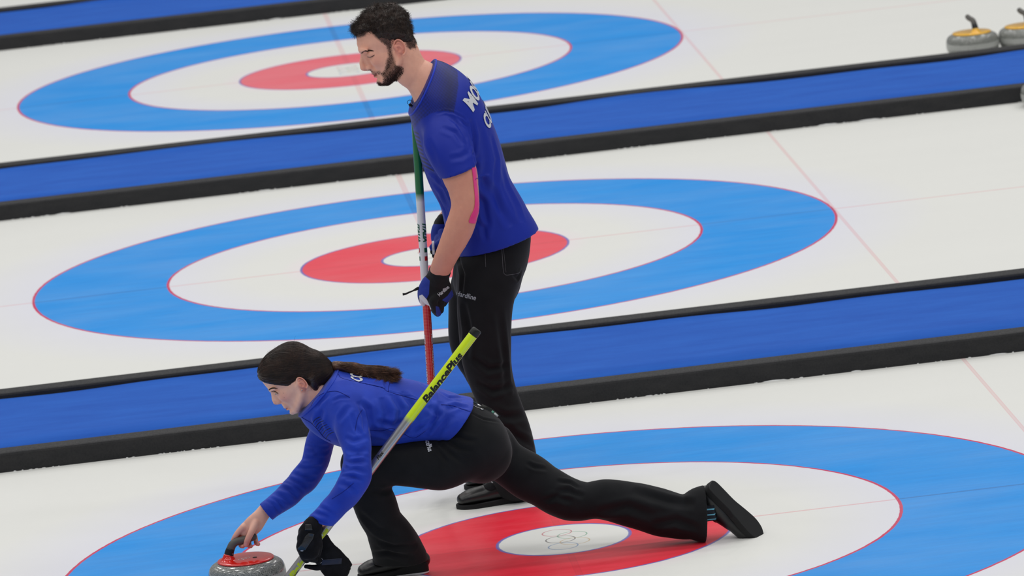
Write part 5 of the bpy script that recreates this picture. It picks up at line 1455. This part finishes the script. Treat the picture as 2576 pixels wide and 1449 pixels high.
# near sleeve
f.chain(fill_n([(P(864, 995, -.38), 40 * mw, .07, None), (P(866, 1018, -.42), 48 * mw, .064, None), sec(-.455, (836, 1050), (921, 1046), .060), sec(-.48, (846, 1092), (930, 1084), .055), sec(-.515, (859, 1130), (935, 1126), .048), sec(-.54, (862, 1160), (935, 1168), .046), sec(-.565, (858, 1190), (934, 1202), .045), sec(-.567, (845, 1218), (918, 1236), .047), sec(-.54, (826, 1247), (895, 1262), .044), sec(-.53, (806, 1268), (873, 1286), .041), sec(-.52, (788, 1288), (853, 1307), .039), sec(-.515, (773, 1303), (838, 1325), .038), (P(800, 1323, -.512), 33 * mw, .037, None)]), .024, cap0=.03, cap1=.003)
cut(f, (773, 1303), (845, 1322), -.515, (800, 1370), .004, .085)
J1 = [([(862, 1155), (885, 1165), (925, 1160)], .009, .006), ([(862, 1185), (890, 1180), (925, 1190)], .008, .006), ([(868, 1205), (890, 1200), (915, 1210)], .008, .005), ([(870, 1130), (900, 1140), (925, 1130)], .010, .004), ([(850, 1215), (875, 1222), (900, 1240)], .009, .004), ([(790, 1290), (815, 1295), (840, 1305)], .008, .005), ([(800, 1275), (825, 1285), (845, 1300)], .008, .004), ([(783, 1300), (800, 1312), (825, 1318)], .006, .003), ([(900, 1010), (915, 1050), (918, 1090)], .009, .005), ([(850, 1060), (865, 1040), (880, 1020)], .010, .004), ([(862, 1170), (870, 1176), (890, 1172)], .006, .005), ([(835, 1010), (855, 1000), (880, 1000)], .006, .003)]
# far sleeve
f.chain(fill_n([(P(820, 1010, -.18), 34 * mw, .055, None), (P(815, 1045, -.15), 36 * mw, .055, None), sec(-.13, (778, 1080), (850, 1090), .052), sec(-.12, (770, 1104), (842, 1116), .050), sec(-.12, (763, 1132), (835, 1144), .048), sec(-.12, (757, 1158), (826, 1172), .047), sec(-.12, (743, 1178), (813, 1200), .047), sec(-.125, (724, 1198), (798, 1222), .045), sec(-.14, (709, 1216), (775, 1240), .042), sec(-.16, (691, 1235), (750, 1262), .038), sec(-.18, (675, 1251), (722, 1282), .034), sec(-.20, (656, 1267), (700, 1298), .031), (P(670, 1290, -.205), 26 * mw, .030, None)]), .022, cap1=.003)
cut(f, (654, 1268), (680, 1303), -.205, (640, 1310), 0, .075)
J2 = [([(768, 1118), (790, 1128), (825, 1125)], .009, .005), ([(760, 1150), (785, 1155), (815, 1150)], .009, .006), ([(745, 1178), (775, 1180), (810, 1175)], .009, .006), ([(735, 1190), (765, 1200), (795, 1200)], .009, .005), ([(722, 1202), (745, 1212), (775, 1222)], .009, .005), ([(705, 1225), (728, 1232), (750, 1250)], .009, .004), ([(690, 1240), (712, 1250), (735, 1265)], .008, .004), ([(672, 1258), (690, 1270), (705, 1290)], .007, .003), ([(760, 1135), (800, 1140), (828, 1135)], .008, .004)]
V, Q = f.mesh(2)
V = ruffle(V, Q, .0034, 12, 14, P(1100, 1050, YT) - P(860, 1010, YT), .5)
J3 = [([(860, 1142), (880, 1150), (905, 1146), (930, 1150)], .006, .004), ([(860, 1198), (878, 1196), (900, 1203)], .005, .004), ([(760, 1166), (780, 1166), (812, 1160)], .006, .004), ([(750, 1186), (775, 1190), (805, 1186)], .006, .004), ([(715, 1212), (738, 1222), (765, 1236)], .006, .004), ([(868, 1100), (890, 1110), (925, 1100)], .008, .004), ([(885, 1040), (895, 1075), (915, 1100)], .008, .004), ([(680, 1252), (700, 1262), (715, 1278)], .005, .003)]
V = folds(V, Q, J + J1 + J2 + J3)
jk = hemi('jacket', V, Q, woman, MAT_JACKET)
bj = bvh_of(V, Q)
stitch(bj, [(850, 940), (862, 952), (905, 962), (962, 975), (975, 985), (1040, 1003), (1070, 1012)], .0011, jk, MAT_DARKLINE, 'seam')
stitch(bj, [(977, 985), (980, 965), (992, 948)], .0010, jk, MAT_DARKLINE, 'seam')
stitch(bj, [(1110, 1018), (1135, 1020), (1160, 1028), (1184, 1036)], .0010, jk, MAT_DARKLINE, 'seam')
stitch(bj, [(930, 1082), (960, 1084), (985, 1078), (1010, 1088), (1040, 1102), (1070, 1085)], .0010, jk, MAT_DARKLINE, 'seam')
b1 = bj
stitch(b1, [(782, 1022), (790, 1008), (802, 996), (820, 987), (845, 984), (862, 990), (880, 1000)], .0011, jk, MAT_DARKLINE, 'seam')
stitch(b1, [(893, 1085), (900, 1050), (912, 1030)], .0009, jk, MAT_DARKLINE, 'seam')
stitch(b1, [(835, 1255), (862, 1238), (890, 1215)], .0009, jk, MAT_DARKLINE, 'seam')
stitch(b1, [(754, 1046), (766, 1054), (785, 1066), (805, 1088), (815, 1100), (832, 1110)], .0016, jk, MAT_DARKLINE, 'zip')
for i in range(9):
    t = i / 8; x0 = 790 + 34 * t; y0 = 1057 + 38 * t
    stitch(b1, [(x0 - 4, y0 + 8), (x0 + 2, y0 - 1), (x0 + 10, y0 - 6), (x0 + 16, y0 - 8)], .0006 if i % 2 else .0011, jk, MAT_BLACKP, 'stripe', 6)
nc = P(795, 990, YT); ax_ = N(P(838, 936, YT) - P(750, 1042, YT)); fwd_ = N(np.cross(ax_, [0, 1, 0])); fwd_ = fwd_ if fwd_ @ (P(900, 1020, YT) - nc) > 0 else -fwd_
cr = []
for a in np.linspace(0, 2 * math.pi, 56, endpoint=False):
    d_ = ax_ * math.cos(a) + np.array([0, 1., 0]) * math.sin(a); h_ = bj.ray_cast(Vector(nc + fwd_ * .005 + d_ * .3), Vector(-d_))
    if h_[0] is not None: cr.append(np.array(h_[0]))
if len(cr) > 30: cr.append(cr[0]); link('collar', tube_mesh('collar', cr, [.0036] * len(cr), 8), jk, MAT_JACKET)
# white letters over the shoulders, mostly under the ponytail
upw = N(P(840, 930, YT) - P(1000, 945, YT)); rt = np.array([0, 1., 0]); into = N(np.cross(upw, rt)); into = into if into[2] < 0 else -into
text_on(bj, 'CONSTANTINI', .058, P(893, 938, YT + .055) - into * .2, rt, upw, into, jk, MAT_WHITE, bold=.002, sx=.72, refine=.006, off=.003)

# ---- trousers
f = Field(.0055)
f.chain([sec(YW, (1094, 1098), (1160, 1014), .100), sec(YW, (1106, 1106), (1180, 1020), .122), sec(YW, (1116, 1140), (1226, 1034), .148), sec(YW, (1126, 1172), (1254, 1052), .162), sec(YW, (1150, 1190), (1268, 1082), .135)], .02, cap0=.01)
f.chain(fill_n([(P(1194, 1121, -.36), 66 * mw, .084, None), (P(1160, 1142, -.365), 71 * mw, .088, None), sec(-.375, (1110, 1233), (1112, 1096), .090), sec(-.38, (1035, 1224), (1035, 1102), .085), sec(-.385, (978, 1220), (972, 1108), .078), sec(-.39, (925, 1222), (925, 1112), .074), (P(905, 1168, -.39), 49 * mw, .068, None), (P(898, 1170, -.39), 40 * mw, .06, None)]), .02)
f.chain(fill_n([(P(905, 1165, -.39), 44 * mw, .066, None), (P(917, 1195, -.39), 52 * mw, .070, None), sec(-.385, (868, 1232), (984, 1222), .070), sec(-.375, (885, 1264), (999, 1258), .068), sec(-.36, (900, 1302), (1013, 1300), .068), sec(-.34, (917, 1340), (1040, 1338), .072), sec(-.31, (928, 1372), (1059, 1366), .078), sec(-.29, (934, 1396), (1072, 1392), .078), sec(-.28, (936, 1412), (1077, 1404), .078), sec(-.275, (937, 1430), (1079, 1420), .078)]), .02, cap1=.004)
cut(f, (936, 1418), (1076, 1409), -.28, (1000, 1500), 0, .13)
f.chain(fill_n([(P(1236, 1128, -.21), 66 * mw, .080, None), sec(-.20, (1238, 1206), (1308, 1118), .082), sec(-.21, (1289, 1243), (1360, 1148), .086), sec(-.22, (1329, 1262), (1407, 1182), .082), sec(-.24, (1385, 1295), (1448, 1204), .077), sec(-.25, (1440, 1310), (1480, 1213), .074), sec(-.26, (1510, 1307), (1535, 1208), .072), sec(-.27, (1580, 1325), (1616, 1217), .074), sec(-.28, (1655, 1347), (1687, 1234), .074), sec(-.29, (1715, 1357), (1731, 1244), .074), sec(-.295, (1752, 1361), (1756, 1228), .078), sec(-.30, (1773, 1364), (1772, 1223), .080), sec(-.30, (1786, 1364), (1785, 1223), .080)]), .02, cap1=.004)
A_ = P(1773, 1364, -.3); B_ = P(1771, 1223, -.3); hn = N(np.cross(B_ - A_, [0, 1, 0])); hn = hn if hn[0] > 0 else -hn
f.half(A_ + hn * .002, hn)
V, Q = f.mesh(2)
V = folds(V, Q, [([(1085, 1110), (1105, 1135), (1125, 1165)], .007, .004), ([(1100, 1105), (1130, 1140), (1165, 1165)], .008, .006), ([(1115, 1100), (1150, 1125), (1190, 1135)], .008, .005), ([(1135, 1085), (1170, 1105), (1200, 1110)], .008, .004), 
                 ([(1400, 1210), (1435, 1215), (1455, 1230)], .008, .006), ([(1395, 1240), (1430, 1235), (1470, 1250)], .010, .006), ([(1370, 1260), (1400, 1250), (1440, 1262)], .010, .005), ([(1500, 1290), (1580, 1275), (1650, 1300)], .016, .005), ([(1590, 1235), (1680, 1262), (1750, 1270)], .016, .005), ([(1640, 1320), (1700, 1310), (1760, 1330)], .014, .005),
                 ([(1325, 1165), (1345, 1175), (1375, 1180)], .008, .004), ([(930, 1235), (960, 1240), (985, 1232)], .010, .004), ([(905, 1290), (950, 1330), (1000, 1350)], .014, .004), ([(935, 1393), (975, 1388), (1040, 1405)], .010, .007), ([(950, 1360), (990, 1375), (1050, 1372)], .010, .005), ([(1185, 1040), (1215, 1055), (1255, 1062)], .005, .002)])
V = ruffle(V, Q, .003, 9, 31)
tw = hemi('trousers', V, Q, woman, MAT_BLACK)
bt3 = bvh_of(V, Q)
A5 = P(1076, 1128, -.75); R5 = N(P(1082, 1146, -.75) - P(1071, 1110, -.75)); U5 = N(P(1084, 1124, -.75) - P(1068, 1130, -.75))
text_on(bt3, 'BalancePlus', .025, A5 - R5 * .016, R5, U5, CF, tw, MAT_WHITE, bold=.0006, sx=.60, refine=.005, off=.002)

# ---- shoes
upw_, pw_ = ground_shoe('shoe', (904, 1446), -.262, .241, math.radians(181), woman, white=True, heel=.020, sole_t=.018)
toe_r = P(1905, 1338, -.315); heel_r = P(1790, 1222, -.315)
fwd = N(toe_r - heel_r); up_r = N(np.array([-.62, .46, -.62])); up_r = N(up_r - (up_r @ fwd) * fwd)
# sole faces up, back and partly towards the camera
solen = N(np.cross(fwd, [0, 1, 0])); solen = solen if solen[2] > 0 else -solen
up_r = -N(solen * .88 - np.array([0, 1., 0]) * .47)
M4 = frame(heel_r - fwd * .004 + solen * .004, fwd, up_r)
upR, pR = shoe('shoe', woman, .262, None, .004, M4, white=False)
# sock with pale stripes
def stripe_mat():
    t = NT('striped_sock'); at = t.node('ShaderNodeAttribute', attribute_name='along')
    w = t.ramp(t.math('SINE', t.math('MULTIPLY', at.outputs['Fac'], 330)), .6, .8)
    t.set(col=t.mix(w, srgb(18, 26, 40), srgb(104, 176, 204)), rough=.8); return t.m
sp, sr = dense([P(1750, 1286, -.30), P(1775, 1288, -.302), P(1800, 1286, -.31)], [.036, .034, .032])
me = tube_mesh('sock', sp, sr, 24); point_float(me, [v.co.z for v in me.vertices], 'along'); link('sock', me, woman, stripe_mat())

# ---- near glove gripping the broom
yg = -.535
m7 = mpp(yg)
gops = [([P(790, 1313, yg + .01), P(786, 1326, yg + .005)], [21 * m7, 23 * m7], .006, .9, .003),
        ([P(786, 1324, yg), P(780, 1345, yg), P(777, 1370, yg), P(777, 1392, yg)], [23 * m7, 27 * m7, 29 * m7, 25 * m7], .012, .66),
        ([P(798, 1352, yg), P(801, 1372, yg + .01), P(797, 1392, yg + .02)], [11 * m7, 11 * m7, 10 * m7], .006),
        ([P(764, 1338, yg - .005), P(757, 1352, yg + .005), P(757, 1366, yg + .02)], [10 * m7, 9.5 * m7, 9 * m7], .005),
        ([P(762, 1362, yg - .006), P(755, 1376, yg + .004), P(759, 1390, yg + .02)], [10.5 * m7, 10 * m7, 9 * m7], .005),
        ([P(768, 1384, yg - .006), P(764, 1398, yg + .004), P(772, 1408, yg + .02)], [10.5 * m7, 10 * m7, 9 * m7], .005),
        ([P(780, 1390, yg - .004), P(782, 1404, yg + .006), P(792, 1407, yg + .02)], [11 * m7, 10 * m7, 9 * m7], .005),
        ([P(766, 1325, yg), P(758, 1334, yg + .01), P(757, 1346, yg + .025)], [8 * m7, 8 * m7, 7 * m7], .005)]
GV, GQ = glove(woman, gops, .0022)
GV = ruffle(GV, GQ, .0009, 60, 15)
glw = hemi('glove', GV, GQ, woman, MAT_GLOVEBLACK)
bg = bvh_of(GV, GQ)
pt_ = patch_on('grip_patch', bg, [(776, 1341), (791, 1343), (787, 1356), (780, 1366), (768, 1384), (752, 1384), (748, 1380), (760, 1366), (766, 1352)], .0012, glw, MAT_VINYL, .0008, 2.0, False)
patch_on('strap', bg, [(768, 1319), (784, 1319), (786, 1334), (767, 1334)], .0012, glw, MAT_VINYL, .0008, 2.0, False)
A6 = P(759, 1388, -.7); R6 = N(P(762, 1380, -.7) - P(760, 1392, -.7)); 
text_on(bg, 'Ba', .0125, P(756.5, 1388, -.7), N(P(760, 1376, -.7) - P(760, 1392, -.7)), N(P(750, 1386, -.7) - P(766, 1386, -.7)), CF, glw, MAT_WHITE, bold=.0002, sx=.8, refine=.003, off=.001)
# the other glove, taken off and dangling
go = P(830, 1400, -.50); og = empty('glove', go); tag(og, 'empty black glove dangling below her broom hand, thumb pointing left', 'glove')
f = Field(.0026)
f.chain(fill_n([sec(-.505, (803, 1358), (826, 1345), .010), sec(-.50, (800, 1378), (840, 1372), .016), sec(-.495, (797, 1402), (862, 1394), .020), sec(-.49, (800, 1424), (880, 1414), .022), sec(-.49, (812, 1440), (884, 1424), .021), sec(-.49, (828, 1452), (873, 1446), .019), sec(-.49, (836, 1462), (866, 1458), .016)]), .01)
f.tube([P(812, 1424, -.497), P(796, 1428, -.50), P(780, 1426, -.505), P(769, 1425, -.508)], [9 * m7, 7.5 * m7, 6.5 * m7, 5.5 * m7], .008, flat=.8)
f.tube([P(800, 1365, -.51), P(797, 1385, -.51), P(800, 1410, -.505)], [7 * m7, 9 * m7, 9 * m7], .008)
f.tube([P(872, 1408, -.49), P(882, 1420, -.49)], [5 * m7, 4 * m7], .008)
V, Q = f.mesh(1); V = ruffle(V, Q, .0012, 50, 4)
sh_ = hemi('shell', V, Q, og, MAT_GLOVEBLACK)
patch_on('wrist_patch', bvh_of(V, Q), [(811, 1408), (861, 1404), (859, 1419), (808, 1422)], .001, sh_, MAT_NAVY, .0006, 2.5, False)
b_ = bvh_of(V, Q)
stitch(b_, [(809, 1405), (814, 1411), (806, 1417)], .0008, sh_, MAT_GREYPRINT, 'stitching', 4)

# ---- her broom: yellow upper tube fading to bare silver
YP0, YP1 = -.500, -.505
A = P(1201, 828.5, YP0); B = P(728, 1450, YP1); bl = np.linalg.norm(B - A); T_ = (B - A) / bl
wb = empty('curling_broom', B); tag(wb, 'yellow and silver curling broom tucked under the crouching woman\'s arm', 'broom')
def pole_mat2():
    t = NT('yellow_silver_pole'); at = t.node('ShaderNodeAttribute', attribute_name='along'); s = at.outputs['Fac']
    m = t.ramp(s, .355, .375)
    t.set(col=t.mix(m, srgb(212, 238, 28), srgb(168, 168, 170)), rough=t.ramp(m, 0, 1, .2, .30), metal=t.math('MULTIPLY', m, .85), spec=.5, coat=.4, coat_rough=.06); return t.m
prad = lambda s: .0172 - .0012 * s / bl
ss = np.linspace(.012, bl + .02, 60)
me = tube_mesh('pole', [A + T_ * s for s in ss], [prad(s) for s in ss], 32); point_float(me, [((np.array(v.co) - A) @ T_) / bl for v in me.vertices], 'along')
pole = link('pole', me, wb, pole_mat2())
link('end_cap', tube_mesh('end_cap', *dense([A, A + T_ * .001, A + T_ * .006, A + T_ * .026], [.0150, .0168, .0182, .0182]), 32), wb, MAT_BLACKP)
# inner dark mouth of the open cap
def at_py(py):
    s = np.linspace(0, bl, 400); yy_ = proj(A[None] + s[:, None] * T_[None])[:, 1]; return float(np.interp(py, yy_, s))
s0, s1 = at_py(888), at_py(1008)
V_, F_ = text_mesh('BalancePlus', .036, .0012, .18, .003); wd = V_[:, 0].max() - V_[:, 0].min()
text_tube('BalancePlus', .036, A, B, prad, (s0 + s1) / 2, -.42, pole, MAT_BLACKP, bold=.0016, shear=.18, sx=(s1 - s0) / wd, flip=-1)
MAT_YELP = plain('yellow_print', srgb(190, 206, 24), .4, .4, .02)
text_tube('BalancePlus', .024, A, B, prad, (at_py(1448) + at_py(1330)) / 2, -.35, pole, MAT_YELP, bold=.0014, shear=.18, sx=(at_py(1456) - at_py(1328)) / (wd * .667), flip=-1)
text_tube('Flex', .018, A, B, prad, at_py(1147), .25, pole, MAT_BLACKP, bold=.0006, shear=.18, flip=-1)
# broom head just below the picture
hc = B + T_ * .035; hc[2] = max(hc[2], .024)
fh = Field(.004); zz = np.array([0, 0, 1.])
fh.chain([(hc + np.array([-.085, .0, 0]), .012, .024, zz), (hc + np.array([-.04, 0, .003]), .017, .032, zz), (hc + np.array([.04, 0, .003]), .017, .032, zz), (hc + np.array([.085, 0, 0]), .012, .024, zz)], .01)
V, Q = fh.mesh(1); hd_ = hemi('broom_head', V, Q, wb, MAT_RUBBER)

# ---- identity badge clipped at her waist
A = P(1191, 1012, -.36); bd = empty('badge', P(1225, 1030, -.40)); tag(bd, 'identity badge on a short lanyard lying over the crouching woman\'s hip', 'badge')
def surf(px, py, off=.004):
    px, py = px - 3, py + 5
    h = on_surface(bt3, px, py)
    if h is None:
        q_ = bt3.find_nearest(Vector(P(px, py, -.30))); h = np.array(q_[0])
    return h - CF * off
def strip(name, pix, wpx, mat, parent, thick=.0012, off=.005):
    pts = [surf(*q, off) for q in pix]; W_, F_ = [], []
    for i, p in enumerate(pts):
        T = N(pts[min(i + 1, len(pts) - 1)] - pts[max(i - 1, 0)]); s_ = N(np.cross(T, CF)); w_ = wpx * m7
        W_ += [p - s_ * w_, p + s_ * w_]
    for i in range(len(pts) - 1): F_.append((2 * i, 2 * i + 1, 2 * i + 3, 2 * i + 2))
    o = link(name, mesh(name, W_, F_), parent, mat); md = o.modifiers.new('s', 'SOLIDIFY'); md.thickness = thick; return o
MAT_LAN = plain('teal_lanyard', srgb(40, 62, 74), .6, .3, .3, 300)
strip('lanyard', [(1186, 1006), (1196, 1009), (1204, 1013)], 4.2, MAT_LAN, bd, .001)
link('clasp', tube_mesh('clasp', *dense([surf(1203, 1012, .006), surf(1208, 1015, .006), surf(1214, 1017.5, .006)], [.0042, .0034, .0036]), 12), bd, MAT_METAL)
link('clasp', tube_mesh('clasp', *dense([surf(1212, 1023, .006), surf(1215, 1025, .006), surf(1219, 1024, .006)], [.0030, .0034, .0028]), 12), bd, MAT_METAL)
link('cord', tube_mesh('cord', *dense([surf(1190, 1012, .005), surf(1200, 1018, .005), surf(1212, 1023, .005)], [.0010] * 3), 8), bd, MAT_METAL)
MAT_CARD0 = plain('violet_card', srgb(62, 62, 82), .35, .4, .1); MAT_CARD1 = plain('pink_card', srgb(196, 172, 172), .35, .4, .05); MAT_CARD2 = plain('green_card', srgb(98, 166, 142), .35, .4, .05); MAT_CARD3 = plain('pale_card', srgb(198, 204, 206), .35, .4, .05)
pl = strip('holder', [(1213, 1018), (1226, 1024), (1240, 1030), (1254, 1036), (1262, 1042)], 7.5, MAT_BLACKP, bd, .002, .006)
for pix, w_, m_ in (([(1216, 1016), (1224, 1020), (1232, 1023.5)], 4.2, MAT_CARD0), ([(1234, 1025), (1237, 1027), (1240, 1029)], 3.4, MAT_CARD1), ([(1241, 1028), (1244, 1029.5), (1247, 1031)], 4.6, MAT_CARD2), ([(1248, 1031.5), (1254, 1035), (1259, 1039)], 4.4, MAT_CARD3)):
    strip('card', pix, w_, m_, pl, .0006, .0085)
